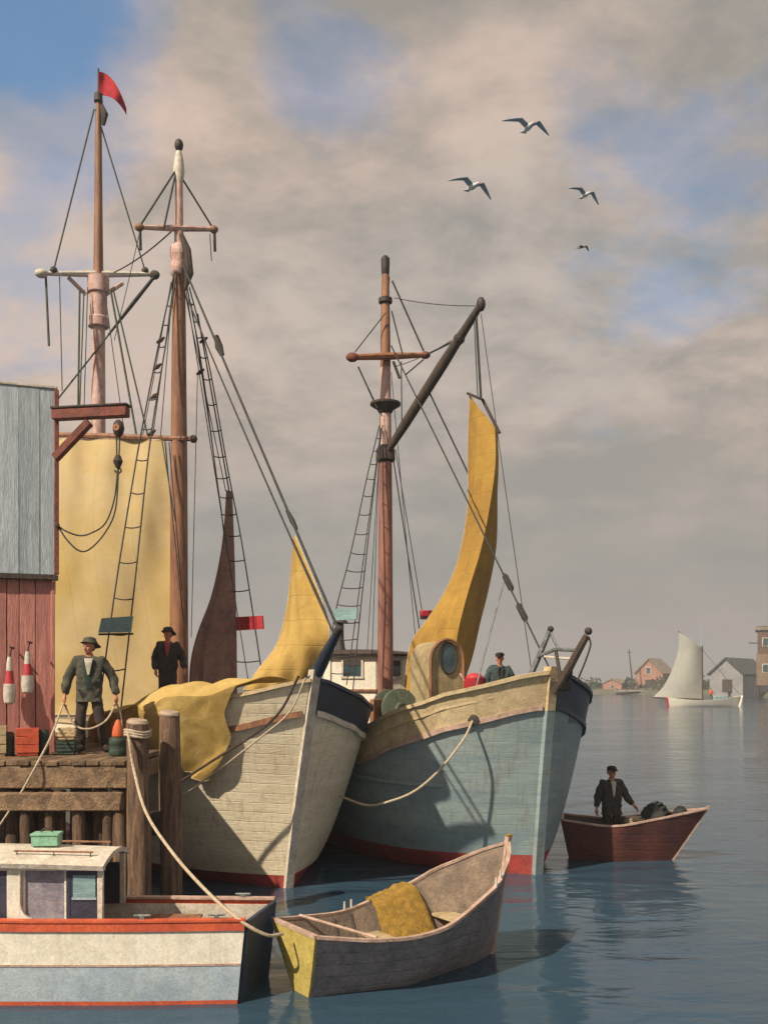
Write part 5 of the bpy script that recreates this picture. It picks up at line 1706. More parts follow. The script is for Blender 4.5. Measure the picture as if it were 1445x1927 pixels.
# ------------------------------------------------------------------ white motor launch at lower left
def build_launch():
    D0, D1 = 10.35, 11.50
    zr = CAMZ - (1736 - HOR) * D0 / FPX
    b = thing('motor_launch', 'low white motor launch with orange red rail and small open cabin', 'launch', (-1.62, (D0 + D1) / 2, 0))
    xs_n = (440 - 722.5) * D0 / FPX
    x0, x1 = -1.50, -6.6
    half = (D1 - D0) / 2
    yc = (D0 + D1) / 2

    def wid(u, z):
        w = half * (1 - 0.96 * max(0, (u - 0.5) / 0.5) ** 2.4)
        return w * (0.9 + 0.1 * sstep(-0.3, 0.5, z)) * (0.90 + 0.10 * min(1, u * 4))

    def pt(u, z, s):
        return Vector((x0 + (x1 - x0) * u + 0.10 * s * max(0, 1 - u * 6) + (0.10 * z if u < 0.01 else 0) + (-0.35 * z if u > 0.99 else 0), yc + s * wid(u, z), z))
    top = lambda u: zr + 0.0 + 0.35 * max(0, u - 0.45) ** 1.8 * 2
    us = [i / 26 for i in range(27)]

    def strip(zl, zh, th=0.03, off=0.0, name='hull', mat=white):
        cols = [(u, 1) for u in us] + [(u, -1) for u in us[::-1]]
        g = []
        for i in range(5):
            row = []
            for (u, s) in cols:
                p = pt(u, lerp(zl(u), zh(u), i / 4), s)
                p.y += s * off
                row.append(p)
            g.append(row)
        return MB().sheet(g, th).build(name, mat, b, True)
    strip(lambda u: -0.3, lambda u: 0.045, name='bottom_planking', mat=orangered)  # red rail's mirror image in the water, painted as a boot band
    strip(lambda u: 0.046, lambda u: 0.43, name='painted_hull_reflection', mat=bluereflecttrim)  # white hull's reflection in the water, painted as a pale blue band
    strip(lambda u: 0.431, lambda u: 0.452, th=0.036, off=0.004, name='moulding', mat=gunwale)
    strip(lambda u: 0.453, lambda u: top(u) - 0.10, name='hull', mat=white)
    strip(lambda u: top(u) - 0.099, lambda u: top(u), th=0.05, off=0.012, name='rail_band', mat=orangered)
    for s in (-1, 1):
        MB().sweep([pt(u, top(u) + 0.012, s) for u in us], 0.10, 0.025).build('cap_rail', gunwale if s > 0 else orangered, b, True)
    # transom, sloping a little
    g = [[pt(0, z, s) + Vector((0.012, 0, 0)) for s in (-0.97, -0.5, 0, 0.5, 0.97)] for z in (-0.25, 0.0, 0.45, top(0) - 0.01)]
    MB().sheet(g, 0.04).build('transom', darkblue, b, True)  # navy paints in the shade on the white launch's stern
    MB().sheet([[pt(u, 0.35, s) for s in (-0.95, 0, 0.95)] for u in us[:24]], 0.03).build('floor', deckgrey, b, True)
    # inner ceiling boards on the far side
    MB().sheet([[pt(u, z, 0.92) for z in (0.37, 0.6, 0.86)] for u in us[:20]], 0.02).build('inner_side', dirtywhite, b, True)
    # cabin
    DN = 10.50
    X = lambda px, D=DN: (px - 722.5) * D / FPX
    Z = lambda py, D=DN: CAMZ - (py - HOR) * D / FPX
    zc0, zc1 = Z(1733), Z(1634)
    yN, yF = DN, 11.38
    rt = MB()
    xa, xb = X(-260), X(199)
    g = []
    for i in range(9):
        v = i / 8
        y = lerp(yN - 0.10, yF + 0.10, v)
        zz = zc1 + 0.06 + 0.10 * (1 - (2 * v - 1) ** 2)
        row = []
        for u in [0, 0.25, 0.5, 0.75, 0.9, 1.0]:
            row.append(Vector((lerp(xa, xb, u), y, zz - 0.05 * u * u)))
        g.append(row)
    rf = MB().sheet(g, 0.055).build('cabin_roof', dirtywhite, b, True)
    # near side: sill wall, window openings with posts
    def post(pxa, pxb, y, mat=white, name='cabin_post', D=DN, za=None):
        MB().box(((X(pxa) + X(pxb)) / 2, y, (zc0 + zc1) / 2 + 0.01), (X(pxb) - X(pxa), 0.05, zc1 - zc0 + 0.02), 0, 0.008).build(name, mat, b, True)
    post(14, 40, yN)
    f_ = MB().box(((X(133) + X(183)) / 2, yN + 0.012, (zc0 + zc1) / 2), (X(183) - X(133), 0.03, zc1 - zc0)).build('cabin_door', purpleshade, b, True)
    MB().box(((X(138) + X(180)) / 2, yN - 0.006, zc1 - 0.20), (X(180) - X(138), 0.015, 0.24)).build('door_pane', tealboard, f_, True)
    MB().box(((X(138) + X(180)) / 2, yN - 0.008, zc1 - 0.335), (X(182) - X(136), 0.02, 0.025)).build('door_rail', bluereflecttrim, f_, True)
    MB().box(((X(-160) + X(198)) / 2, yN - 0.012, zc1 + 0.0), (X(198) - X(-160), 0.05, 0.05), 0, 0.006).build('window_header', white, b, True)
    post(184, 195, yN, dirtywhite)
    post(-150, -60, yN)
    w = MB().box(((X(-60) + X(14)) / 2, yN, (zc0 + zc1) / 2), (X(14) - X(-60), 0.03, zc1 - zc0)).build('cabin_window', purpleshade, b, True)
    # curved lower corner of the near window
    poly = []
    xc, zc = X(39), zc0
    r = 0.20
    poly = [Vector((xc, yN - 0.024, zc))] + [Vector((xc + r - r * math.cos(a), yN - 0.024, zc + r - r * math.sin(a))) for a in [math.pi / 2 * i / 8 for i in range(9)]]
    MB().prism(poly, (0, 0, 0), (0, 0.046, 0)).build('window_corner', white, b, True)
    cp = MB().box(((X(40) + X(126)) / 2, yN + 0.05, (zc0 + zc1) / 2), (X(126) - X(40), 0.02, zc1 - zc0)).build('cabin_panel', lilacglass, b, True)
    MB().box((X(129), yN + 0.02, (zc0 + zc1) / 2), (0.05, 0.06, zc1 - zc0), 0, 0.008).build('cabin_post', purpleshade, b, True)
    MB().box((X(90), yF, (zc0 + zc1) / 2 - 0.05), (X(195) - X(-10), 0.04, zc1 - zc0 - 0.1), 0, 0.005).build('cabin_far_side', purpleshade, b, True)
    pass
    MB().box((X(-155), (yN + yF) / 2, (zc0 + zc1) / 2), (0.05, yF - yN - 0.06, zc1 - zc0), 0, 0.005).build('cabin_front', white, b, True)
    MB().box((X(192), yF - 0.05, (zc0 + zc1) / 2 + 0.01), (0.06, 0.05, zc1 - zc0 + 0.02), 0, 0.005).build('cabin_post', dirtywhite, b, True)
    # coaming under the cabin
    MB().box(((X(-150) + X(195)) / 2, yN + 0.005, zc0 - 0.02), (X(195) - X(-150), 0.07, 0.045), 0, 0.008).build('cabin_sill', white, b, True)
    for yy in (yN + 0.10, yF - 0.10):
        zz = zc1 + 0.06 + 0.10 * (1 - (2 * ((yy - yN + 0.1) / (yF - yN + 0.2)) - 1) ** 2) - 0.01
        hr_ = MB().tube([(X(20), yy, zz + 0.06), (X(170), yy, zz + 0.045)], 0.012, 6).build('hand_rail', mastwood, rf, True)
        for px_ in (25, 95, 165):
            MB().tube([(X(px_), yy, zz - 0.02), (X(px_), yy, zz + 0.055)], 0.009, 6).build('rail_stanchion', greymetal, rf, True)
    for (u_, s_) in ((0.05, -1), (0.05, 1), (0.22, -1)):
        c_ = pt(u_, top(u_) + 0.03, s_ * 0.97)
        cl_ = MB().tube([c_ + Vector((-0.09, 0, 0.035)), c_ + Vector((0, 0, 0.03)), c_ + Vector((0.09, 0, 0.035))], [0.012, 0.018, 0.012], 6).build('cleat', greymetal, b, True)
        MB().box(c_ + Vector((0, 0, 0.01)), (0.05, 0.03, 0.04)).build('cleat_foot', greymetal, cl_, True)
    MB().box((X(300), (D0 + D1) / 2 + 0.05, 0.56), (0.62, 0.46, 0.40), 0, 0.03).build('engine_box', dirtywhite, b, True)
    MB().box((X(300), (D0 + D1) / 2 + 0.05, 0.775), (0.68, 0.52, 0.03), 0, 0.01).build('engine_box_lid', mastwood, b, True)
    for (pa, pb) in ((41, 46), (120, 126)):
        MB().box(((X(pa) + X(pb)) / 2, yN + 0.032, (zc0 + zc1) / 2), (X(pb) - X(pa), 0.03, zc1 - zc0), 0, 0.004).build('window_frame', white, b, True)
    # a small green box on the roof
    c = Vector(((88 - 722.5) * 10.95 / FPX, 10.95, zc1 + 0.06 + 0.10 - 0.01 + 0.02))
    t = thing('tool_box', 'small sea green box on the launch cabin roof', 'box', c, R(4))
    MB().box((0, 0, 0.065), (0.30, 0.20, 0.12), 0, 0.01).build('box_body', seagreen, t)
    MB().box((0, 0, 0.135), (0.32, 0.22, 0.03), 0, 0.008).build('box_lid', seagreen, t)
    MB().tube(path([Vector((-0.06, 0, 0.155)), Vector((-0.04, 0, 0.19)), Vector((0.04, 0, 0.19)), Vector((0.06, 0, 0.155))], 4), 0.008, 6).build('handle', metal, t)


build_launch()


# ------------------------------------------------------------------ small open boats
def dory(name, label, cat, A, Bp, half, z_st, z_mid, z_bow, mats, transom_top=0.5, transom_bot=0.14, bot_half=0.30, rake=0.35, flare=1.0, botmat=None, rk_s=0.12, bow_full=0.66):
    """open boat from transom point A to bow point Bp (waterline plan); returns thing and point function"""
    A, Bp = Vector(A), Vector(Bp)
    d = Bp - A
    Lh = d.length
    rz = math.atan2(d.y, d.x)
    t = thing(name, label, cat, (A.x, A.y, 0), rz)
    sheer = lambda u: z_mid + (z_st - z_mid) * max(0, 1 - u / 0.4) ** 2 + (z_bow - z_mid) * max(0, (u - 0.28) / 0.72) ** 2.1
    top_half = lambda u: interp([0, 0.2, 0.5, 0.8, 0.93, 1.0], [transom_top, lerp(transom_top, half, 0.62), half, half * bow_full, half * bow_full * 0.55, 0.02], u)
    bt_half = lambda u: interp([0, 0.4, 0.75, 1.0], [transom_bot, bot_half, bot_half * 0.5, 0.015], u)

    def pt(u, v, s, off=0.0):
        """u 0..1 along, v 0 bottom .. 1 gunwale"""
        z = lerp(-0.10, sheer(u), v)
        w = lerp(bt_half(u), top_half(u), v ** 0.9) + off
        x = lerp(-rk_s * v, Lh + rake * (v - 0.12), u)
        # stem and transom lean outward with height, the middle does not
        xm = lerp(0, Lh, u)
        k = abs(2 * u - 1) ** 2
        return Vector((lerp(xm, x, k), s * w, z))
    us = [i / 24 for i in range(25)]

    def side(v0, v1, nm, mt, th=0.025, off=0.0, rows=6):
        for s in (1, -1):
            g = [[pt(u, lerp(v0, v1, i / rows), s, off) for u in us] for i in range(rows + 1)]
            MB().sheet(g, th).build(nm, mt, t)
    side(0.0, 1.0, 'hull_side', mats['hull'])
    side(0.06, 0.985, 'inner_planking', mats['inside'], 0.012, -0.026)
    MB().sheet([[pt(u, 0.03, s) for s in (-1, -0.5, 0, 0.5, 1)] for u in us], 0.03).build('bottom', botmat or mats['inside'], t)
    MB().sheet([[pt(u, 0.22, s * 0.94) for s in (-1, 0, 1)] for u in us[1:22]], 0.02).build('floor_boards', mats['inside'], t)
    g = [[pt(0, v, s * q, 0.0) + Vector((-0.014, 0, 0)) for q, s in ((1, -1), (0.5, -1), (0, 1), (0.5, 1), (1, 1))] for v in (0, 0.25, 0.5, 0.75, 1.0)]
    for row in g:
        row[2].y = 0
        row[1].y *= 0.5
        row[3].y *= 0.5
    g2 = [[Vector((r[0].x, lerp(r[0].y, r[4].y, k / 4), r[0].z)) for k in range(5)] for r in g]
    MB().sheet(g2, 0.04).build('transom', mats['transom'], t)
    for s in (1, -1):
        MB().sweep([pt(u, 1.0, s, -0.005) + Vector((0, 0, 0.012)) for u in us], 0.055, 0.035).build('gunwale', mats['gunwale'], t)
    MB().sweep([pt(0, 1.0, 1) + Vector((-0.01, 0, 0.014)), pt(0, 1.0, -1) + Vector((-0.01, 0, 0.014))], 0.06, 0.036).build('transom_cap', mats['gunwale'], t)
    st = [Vector((pt(1, v, 1).x + 0.02, 0, pt(1, v, 1).z)) for v in (0, 0.2, 0.4, 0.6, 0.8, 1.0, 1.06)]
    m = MB()
    for p in st:
        m.v += [p + Vector((-0.05, -0.035, 0)), p + Vector((0.025, -0.02, 0)), p + Vector((0.025, 0.02, 0)), p + Vector((-0.05, 0.035, 0))]
    for i in range(len(st) - 1):
        for k in range(4):
            k2 = (k + 1) % 4
            m.f.append((i * 4 + k, i * 4 + k2, i * 4 + 4 + k2, i * 4 + 4 + k))
    e = 4 * (len(st) - 1)
    m.f += [(0, 1, 2, 3), (e + 3, e + 2, e + 1, e)]
    m.build('stem', mats['gunwale'], t)
    return t, pt


def build_skiff():
    t, pt = dory('rowing_skiff', 'empty grey rowing skiff with yellow transom and a net inside', 'skiff', (-0.90, 10.80, 0), (1.40, 12.38, 0), 0.80, 0.74, 0.62, 1.40,
                 dict(hull=greypaint, inside=skifftan, transom=yellowpaint, gunwale=gunwale), transom_top=0.50, transom_bot=0.12, bot_half=0.36, rake=0.30, bow_full=0.80)
    # thwarts
    for (u, w, v) in ((0.20, 0.24, 0.66), (0.46, 0.24, 0.60), (0.80, 0.26, 0.55)):
        a, b_ = pt(u, v, 1, -0.04), pt(u, v, -1, -0.04)
        g = []
        for du in (-w / 2, 0, w / 2):
            uu = u + du / 2.83
            aa, bb = pt(uu, v, 1, -0.03), pt(uu, v, -1, -0.03)
            zz = a.z
            aa.z = bb.z = zz
            g.append([aa.lerp(bb, k / 3) for k in range(4)])
        MB().sheet(g, 0.03).build('thwart', thwartwood, t)
    for u in (0.28, 0.38, 0.58, 0.68):
        for s in (1, -1):
            MB().sweep([pt(u, v, s, -0.04) for v in (0.1, 0.4, 0.7, 0.97)], 0.03, 0.03).build('frame_rib', skiffin, t)
    # thole pins in pairs
    for (u, s) in ((0.36, 1), (0.40, 1), (0.80, -1), (0.84, -1)):
        p = pt(u, 1.0, s)
        MB().tube([p + Vector((0, 0, 0)), p + Vector((0, 0, 0.13))], [0.016, 0.013], 8).build('thole_pin', dirtywhite, t)
    # stretcher pole lying across
    MB().tube([pt(0.12, 1.0, 1) + Vector((0, 0, 0.035)), pt(0.20, 0.98, -1) + Vector((0, 0.02, 0.05))], 0.018, 8).build('stretcher', gunwale, t)
    MB().box(pt(1, 1.06, 1) * Vector((1, 0, 1)) + Vector((0.005, 0, 0.012)), (0.085, 0.06, 0.03), 0, 0.008).build('stem_cap', netyellow, t)
    # yellow net heaped over the far gunwale
    T = TF[t.name]
    nb = pt(0.60, 1.0, 1)
    g = []
    for i in range(25):
        u = i / 24
        row = []
        for j in range(25):
            v = j / 24
            along = lerp(0.50, 0.68, u)
            edge = math.sin(math.pi * u) ** 0.5
            if v < 0.18:
                q = v / 0.18
                p = pt(along, 1.0, 1) + Vector((0, 0.06 - 0.02 * q, -0.10 * (1 - q) * edge + 0.045))
            else:
                q = (v - 0.18) / 0.82
                p = pt(along + 0.05 * q, 1.0, 1)
                flo = pt(along, 0.24, 0).z
                prof = lerp(p.z + 0.04, flo + 0.03, sstep(0.05, 0.95, q) * (0.75 + 0.25 * q))
                p = Vector((p.x + 0.12 * q * (u - 0.5) * 2, p.y - 0.62 * q * (0.8 + 0.2 * edge), prof))
                p.z += 0.02 * math.sin(math.pi * q) * edge
            hh = 0.035 * noise.noise((u * 6, v * 6, 3)) + 0.03 * noise.noise((u * 15, v * 15, 8))
            p.z += hh + 0.02 * edge
            row.append(p)
        g.append(row)
    o = single('fishing_net', MB().sheet([[T @ p for p in r] for r in g], 0.03), netyellow, 'golden yellow fishing net heaped over the far gunwale of the grey skiff', 'net', T @ pt(0.6, 0.25, 0))


build_skiff()


def build_red_dory():
    A, Bp = (3.80, 19.35, 0), (5.72, 18.95, 0)
    t, pt = dory('red_dory', 'dark oxblood red dory carrying a standing person and lobster traps', 'dory', A, Bp, 0.62, 0.78, 0.70, 1.02,
                 dict(hull=doryred, inside=skiffin, transom=doryred, gunwale=gunwale), transom_top=0.46, transom_bot=0.3, bot_half=0.40, rake=0.72, rk_s=0.18)
    for u in (0.15, 0.60, 0.78):
        a = pt(u, 0.86 if u > 0.5 else 0.72, 1, -0.04)
        g = []
        for du in (-0.05, 0.05):
            aa, bb = pt(u + du, 0.72, 1, -0.03), pt(u + du, 0.72, -1, -0.03)
            aa.z = bb.z = a.z
            g.append([aa, aa.lerp(bb, 0.5), bb])
        MB().sheet(g, 0.03).build('thwart', skiffin, t)
    T = TF[t.name]
    fl = pt(0.3, 0.22, 0)
    # person
    loc = T @ Vector((0.78, -0.02, fl.z + 0.012))
    person('person in black coat with grey scarf standing in the red dory', loc, R(4), dict(
        ell=(-0.28, 0.02, 1.13), wrl=(-0.31, -0.02, 0.90), elr=(0.30, 0.0, 1.14), wrr=(0.43, -0.12, 0.97), _turn=R(10)),
        coatblack, 'cap', [(shirtwhite, 1.16, 1.46, 0.012, 0.05, 0.006)], height=1.74)
    # lobster traps: half-round lath pots
    def trap(x, y, z, r, ln, rz, mat, lab, hk=1.15):
        w = T @ Vector((x, y, z))
        tp = thing('lobster_trap', lab, 'trap', w, rz)
        MB().box((0, 0, 0.02), (ln, 2 * r, 0.04), 0, 0.005).build('trap_floor', darkwood, tp)
        n = 11
        for i in range(n):
            a = math.pi * i / (n - 1)
            p = Vector((0, math.cos(a) * r, 0.04 + math.sin(a) * r * hk))
            rot = Matrix.Rotation(a - math.pi / 2, 3, 'X')
            MB().box(p, (ln, r * 0.17, 0.014), 0, 0, rot).build('lath', mat, tp)
        for xx in (-ln / 2 + 0.02, 0, ln / 2 - 0.02):
            MB().tube([Vector((xx, math.cos(math.pi * k / 10) * r * 0.97, 0.04 + math.sin(math.pi * k / 10) * r * hk * 0.97)) for k in range(11)], 0.014, 5).build('bow_hoop', darkwood, tp)
        for xx in (-ln / 2 + 0.01, ln / 2 - 0.01):
            pts = [Vector((xx, math.cos(math.pi * k / 12) * r * 0.94, 0.04 + math.sin(math.pi * k / 12) * r * hk * 0.94)) for k in range(13)]
            MB().prism(pts, (0, 0, 0), (0.006, 0, 0)).build('net_end', tarline, tp)
    zt = fl.z + 0.012
    trap(1.62, 0.0, 0.64, 0.27, 0.46, R(62), darkgreen, 'larger dark lobster trap in the middle of the red dory', 1.65)
    trap(2.10, 0.0, 0.78, 0.15, 0.24, R(66), darkwood, 'smaller dark lobster trap nearest the bow of the red dory', 1.6)
    c = T @ Vector((1.22, -0.08, 0.60))
    o = MB()
    pts = []
    for k in range(70):
        a = k * 0.55
        rr = 0.17 - 0.03 * math.sin(k * 0.3)
        pts.append(c + Vector((rr * math.cos(a), rr * math.sin(a), 0.012 + k * 0.0035)))
    single('coil_of_rope', MB().tube(pts, 0.02, 5), rope, 'coil of pale rope beside the person in the red dory', 'rope', c)


build_people()
build_red_dory()


# ------------------------------------------------------------------ gulls
def gull(label, px, py, D, span, roll, yaw, sweep, up, body_mat, wing_mat, group='gulls in the sky'):
    loc = P(px, py, D)
    g = thing('gull', label, 'gull', loc, yaw, group)
    rollm = Matrix.Rotation(roll, 3, 'Y')
    # local: flying towards -Y; wings along X
    k = span / 1.5
    prof = [(0.005, -0.30), (0.035, -0.25), (0.045, -0.20), (0.05, -0.15), (0.075, -0.05), (0.08, 0.06), (0.06, 0.17), (0.03, 0.26)]
    m = MB().lathe([(r * k, z * k) for r, z in prof], (0, 0, 0), 12, (0, 1, 0.12))
    m.build('body', body_mat, g)
    tl = [[Vector((x * (0.04 + 0.07 * d), 0.2 + 0.16 * d, -0.0 + 0.03 * d)) * k for x in (-1, 0, 1)] for d in (0, 0.5, 1)]
    MB().sheet(tl, 0.012 * k).build('tail', body_mat, g)
    MB().tube([Vector((0, -0.29, -0.035)) * k, Vector((0, -0.36, -0.05)) * k], [0.014 * k, 0.004 * k], 6).build('beak', orangepaint, g)
    for s, (a1, a2) in ((-1, up[0]), (1, up[1])):
        gr = []
        L1, L2 = 0.30 * k, 0.46 * k
        for i in range(13):
            u = i / 12
            if u < 0.42:
                q = u / 0.42
                base = Vector((s * math.cos(a1) * L1 * q, -0.06 * q * k, math.sin(a1) * L1 * q))
                ch = lerp(0.20, 0.19, q) * k
            else:
                q = (u - 0.42) / 0.58
                base = Vector((s * (math.cos(a1) * L1 + math.cos(a2) * L2 * q), (-0.06 + sweep * q) * k, math.sin(a1) * L1 + math.sin(a2) * L2 * q - 0.05 * k * q * q))
                ch = lerp(0.19, 0.03, q ** 1.3) * k
            gr.append([rollm @ (base + Vector((0, ch * (c - 0.35), 0.018 * k * math.sin(math.pi * c)))) for c in (0, 0.3, 0.65, 1.0)])
        MB().sheet(gr, 0.012 * k).build('wing', wing_mat, g)
    return g


gull('topmost slate and white gull gliding above the other birds', 995, 238, 30, 1.72, R(-8), R(20), 0.22, ((R(32), R(12)), (R(22), R(-22))), gullwhite, gullblue)
gull('slate and white gull furthest left of the flock', 890, 350, 30, 1.72, R(-14), R(30), 0.20, ((R(38), R(8)), (R(8), R(-38))), gullwhite, gullblue)
gull('slate and white gull at right with its wing tips drooping', 1102, 366, 30, 1.28, R(-12), R(25), 0.15, ((R(42), R(15)), (R(12), R(-48))), gullwhite, gullblue)
gull('small brown grey gull lowest of the flock', 1096, 464, 36, 0.95, R(-25), R(40), 0.15, ((R(20), R(-10)), (R(0), R(-40))), gullbrown, gullbrown)


# ------------------------------------------------------------------ the far side of the harbour
def house(name, label, px, D, z0, wid, ln, eave, ridge, rz, wall, roof, wins, cat='house', roofth=0.35, over=0.5):
    """gable end faces local -Y, ridge runs along +Y; wins: (face, along, z, w, h, kind)"""
    c = P(px, HOR, D)
    t = thing(name, label, cat, (c.x, D, z0), rz)
    h = wid / 2
    MB().prism([(-h, 0, -1), (h, 0, -1), (h, 0, eave), (0, 0, ridge), (-h, 0, eave)], (0, 0, 0), (0, ln, 0)).build('wall', wall, t, smooth=False)
    for s in (-1, 1):
        sl = Vector((s * (h + over), 0, eave - (ridge - eave) * over / h))
        g = [[Vector((0, -over, ridge)) + Vector((0, 0, roofth * 0.5)), Vector((0, ln + over, ridge + roofth * 0.5))], [sl + Vector((0, -over, roofth * 0.5)), sl + Vector((0, ln + over, roofth * 0.5))]]
        MB().sheet(g, roofth).build('roof', roof, t, smooth=False)
    for (face, a, z, w, hh, kind) in wins:
        if face == 'g':
            c_, s_ = Vector((a, -0.04, z)), (w, 0.12, hh)
        else:
            c_, s_ = Vector((h + 0.04, a, z)), (0.12, w, hh)
        f = MB().box(c_, s_).build(kind, dirtywhite if kind == 'window' else darkwood, t)
        if kind == 'window':
            q = Vector(s_)
            q = Vector((q.x * 0.8 if face == 'g' else 0.16, 0.16 if face == 'g' else q.y * 0.8, q.z * 0.84))
            MB().box(c_, q).build('pane', GLASS, f)
    return t


def build_far():
    t = house('pink_house', 'pink gabled boathouse with tan shingle roof on the far shore', 1221, 303, 1.2, 8.6, 12, 5.6, 10.0, R(-33), pinkwall, tanroof,
              [('g', -0.2, 6.3, 1.7, 2.2, 'window'), ('g', 0.6, 1.8, 3.6, 3.2, 'boat_door'), ('s', 2.0, 2.6, 1.6, 2.0, 'window'), ('s', 6.0, 2.6, 1.6, 2.0, 'window')])
    t = house('grey_boat_shed', 'pale grey gabled shed with long dark green roof at right on the far shore', 1366, 232, 0.9, 8.0, 20, 4.9, 8.6, R(-38), greywall, greenroof,
              [('g', 0.3, 2.0, 2.4, 3.0, 'boat_door'), ('s', 5.0, 2.8, 1.4, 1.4, 'window'), ('s', 10.0, 2.8, 1.4, 1.4, 'window')])
    # tan and brown warehouse on piles at the edge of the picture
    D = 205
    c = P(1424, 1292, D)
    x0 = c.x
    t = thing('tall_warehouse', 'tall tan and brown warehouse on piles at the right edge', 'warehouse', (x0 + 6.6, D + 3.2, 0), R(-22))
    z0, z1, z2 = P(0, 1290, D).z, P(0, 1231, D).z, P(0, 1186, D).z
    lw = MB().box((5, 5, (z0 + z1) / 2) , (10, 10, z1 - z0))
    sh = Vector((-5, -5, 0))
    for b_ in (lw,):
        b_.v = [v + sh for v in b_.v]
    lw.build('lower_wall', tanwall, t, smooth=False)
    MB().box((0.05, 0, (z1 + z2) / 2 + 0.003), (9.7, 9.8, z2 - z1)).build('upper_wall', brickwall, t, smooth=False)
    MB().box((0, 0, z2 + 0.35), (10.6, 10.6, 0.7)).build('cornice', tanroof, t, smooth=False)
    MB().box((0, 0, z2 + 0.8), (9.8, 9.8, 0.2)).build('roof', greenroof, t, smooth=False)
    for k, x in enumerate((-3.2, 0.2, 3.4)):
        for z in ((z0 + z1) / 2 + 0.3, (z1 + z2) / 2):
            f = MB().box((x, -5.0, z), (1.3, 0.16, 1.9)).build('window', dirtywhite, t, smooth=False)
            MB().box((x, -5.06, z), (1.0, 0.16, 1.6)).build('pane', GLASS, f, smooth=False)
    for ix in range(5):
        for iy in range(2):
            MB().tube([(-4.6 + ix * 2.3, -4.6 + iy * 5, -1), (-4.6 + ix * 2.3, -4.6 + iy * 5, z0)], 0.22, 8).build('pile', darkwood, t)
    MB().tube([(-4.6, -3, z1 + 2.4), (-6.6, -3.2, z1 + 2.5)], 0.12, 6).build('hoist_beam', darkwood, t)
    # pole
    c = P(1188, HOR, 300)
    t = thing('telegraph_pole', 'tall dark pole left of the pink house on the far shore', 'pole', (c.x, 300, 0.8))
    MB().tube([(0.6, 0, 0), (0, 0, 6), (-0.8, 0, 13.3)], [0.28, 0.24, 0.16], 8).build('pole_shaft', darkwood, t)
    MB().tube([(-1.5, 0, 12.4), (0.2, 0, 12.3)], 0.09, 6).build('cross_arm', darkwood, t)
    # low red-roofed hut left of the pole
    house('low_hut', 'low hut with reddish wall among the bushes left of the pole', 1152, 306, 1.2, 6.0, 8, 2.2, 3.6, R(-30), pinkwall, tanroof, [('g', 0, 1.1, 1.0, 1.4, 'window')], 'hut', 0.25, 0.3)
    c = P(1205, HOR, 292)
    t = thing('far_jetty', 'low grey plank jetty on posts before the pink house', 'jetty', (c.x, 292, 0))
    for k in range(9):
        MB().box((-7 + k * 1.75, 0, 1.15), (1.65, 2.2, 0.18), 0, 0.02).build('plank', dirtywhite, t)
    for k in range(6):
        MB().tube([(-7.4 + k * 3, -0.9, -1), (-7.4 + k * 3, -0.9, 1.9 + 0.5 * (k % 2))], 0.16, 7).build('post', darkwood, t)
    # bushes along the shore: far-off growth that reads as one mass
    m = MB()
    rnd = random.Random(3)
    for k in range(260):
        px = rnd.uniform(700, 1240) if k < 190 else rnd.uniform(1240, 1445)
        D = rnd.uniform(304, 330) if k < 190 else rnd.uniform(255, 300)
        hgt = rnd.uniform(2.0, 5.0) * (0.75 if 1130 < px < 1180 else 1.0)
        c = P(px, HOR, D)
        c.z = 1.2
        for q in range(46):
            a, b_ = rnd.uniform(0, 6.283), rnd.uniform(0, 1)
            rr = (rnd.random() ** 0.5) * rnd.uniform(1.2, 3.2)
            p = c + Vector((rr * math.cos(a), rr * math.sin(a), hgt * b_ * (1 - 0.12 * rr)))
            s = rnd.uniform(0.25, 0.6)
            n = Vector((rnd.uniform(-1, 1), rnd.uniform(-1, 1), rnd.uniform(-0.6, 1))).normalized()
            u = n.orthogonal().normalized() * s
            w = n.cross(u)
            m.add([p - u, p + w * 0.7, p + u, p - w * 0.7], [(0, 1, 2, 3)])
    o = m.build('shore_bushes', foliage, smooth=False)
    tag(o, 'low dark bushes along the far shore', 'bushes', kind='stuff')
    # sloop under sail
    D = 143
    c = P(1325, HOR, D)
    t = thing('sailing_sloop', 'white sloop with grey gaff sail crossing the far water', 'sloop', (c.x, D, 0), R(8))
    L0, L1 = -5.6, 5.6

    def hp(u, v, s):
        z = lerp(-0.3, 0.85 + 0.55 * (2 * u - 1) ** 2 + 0.25 * u, v)
        w = 1.45 * (1 - abs(2 * u - 0.95) ** 2.6 * (0.75 if u < 0.48 else 0.98)) * (0.55 + 0.45 * v ** 0.6)
        return Vector((lerp(L0, L1, u) + (0.5 * v if u > 0.9 else 0) - (0.35 * v if u < 0.05 else 0), s * w, z))
    us = [i / 20 for i in range(21)]
    g = [[hp(u, v / 4, 1) for u in us] + [hp(u, v / 4, -1) for u in us[::-1]] for v in range(5)]
    MB().sheet(g, 0.06).build('hull', white, t)
    MB().sheet([[hp(u, 0.86, s) for s in (-1, 0, 1)] for u in us], 0.05).build('deck', tan, t)
    MB().sheet([[hp(0, v, s) for s in (-1, 0, 1)] for v in (0, 0.5, 1)], 0.05).build('transom', redboard, t)
    W = lambda px, py: P(px, py, D)
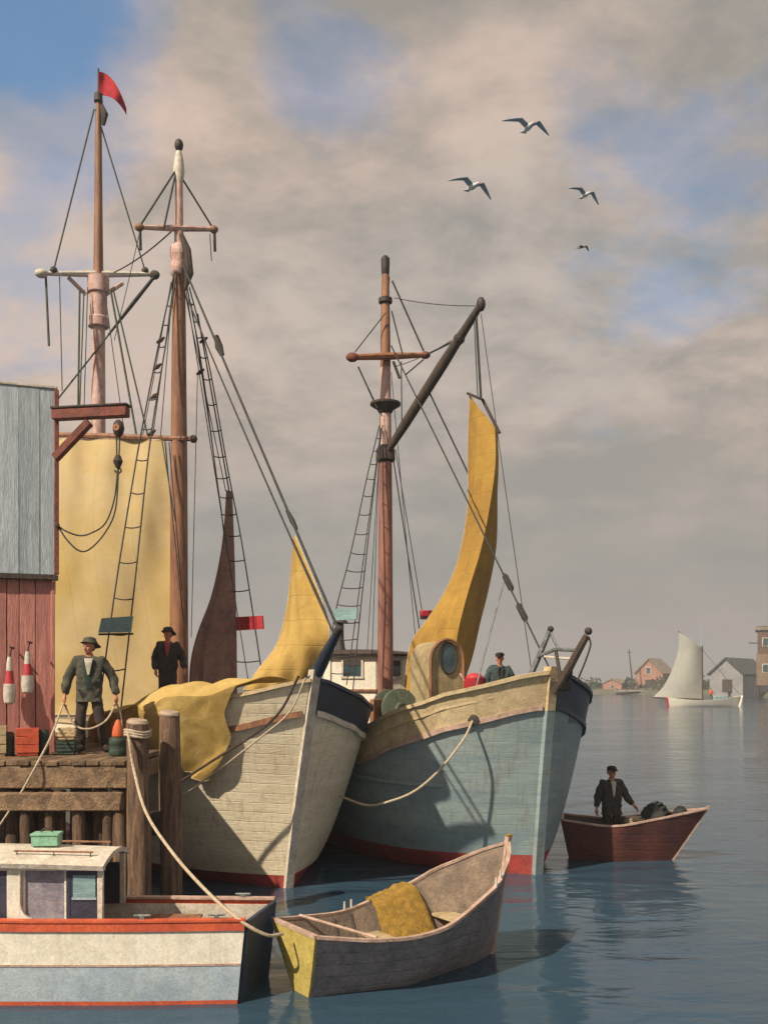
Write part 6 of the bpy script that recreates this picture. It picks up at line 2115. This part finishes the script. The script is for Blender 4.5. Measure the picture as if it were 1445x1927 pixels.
    MB().tube([W(1322, 1322), W(1321, 1215)], [0.13, 0.11], 8).build('mast', darkwood, t, True)
    MB().tube([W(1321, 1218), W(1319, 1176)], [0.10, 0.05], 8).build('topmast', gullblue, t, True)
    MB().tube([W(1276, 1188), W(1323, 1224)], [0.06, 0.09], 6).build('gaff', darkwood, t, True)
    MB().tube([W(1228, 1313), W(1322, 1317)], [0.08, 0.1], 6).build('boom', darkwood, t, True)
    lf = path([W(1278, 1190), W(1276, 1225), W(1264, 1262), W(1248, 1292), W(1229, 1312)], 4)
    rt = path([W(1320, 1222), W(1321, 1245), W(1321, 1270), W(1321, 1295), W(1320, 1315)], 4)
    MB().sheet([[a.lerp(b_, j / 8) + Vector((0, -0.7 * math.sin(math.pi * j / 8), 0)) for j in range(9)] for a, b_ in zip(lf, rt)], 0.04).build('mainsail', whitesail, t, True)
    jr = path([W(1386, 1308), W(1380, 1303), W(1372, 1298)], 3)
    MB().tube([W(1321, 1222), W(1392, 1308)], 0.03, 5).build('forestay', tarline, t, True)
    MB().box((2.3, 0, 1.25), (2.2, 1.6, 0.7), 0, 0.1).build('cabin', tealboard, t)
    for (x, y, mt, lab, bx) in ((0.9, -0.35, orangered, 'tiny orange clad person by the mast of the far sloop', 0), (3.9, -0.2, coatteal, 'tiny dark clad person near the bow of the far sloop', 0)):
        zz = 1.0
        loc = TF[t.name] @ Vector((x, y, zz))
        person(lab, loc, 0, {}, mt, 'cap', voxel=0.03)


build_far()


def build_haze():
    m = MB().box((0, 700, 22), (3600, 2000, 48))
    o = m.build('haze', None, smooth=False)
    mt = bpy.data.materials.new('harbour_haze')
    mt.use_nodes = True
    t = mt.node_tree
    t.nodes.clear()
    v = N(t, 'ShaderNodeVolumePrincipled')
    v.inputs['Color'].default_value = (0.84, 0.90, 0.96, 1)
    v.inputs['Density'].default_value = 0.0010
    v.inputs['Anisotropy'].default_value = 0.2
    out = N(t, 'ShaderNodeOutputMaterial')
    t.links.new(v.outputs[0], out.inputs['Volume'])
    o.data.materials.append(mt)
    tag(o, kind='stuff')


build_haze()
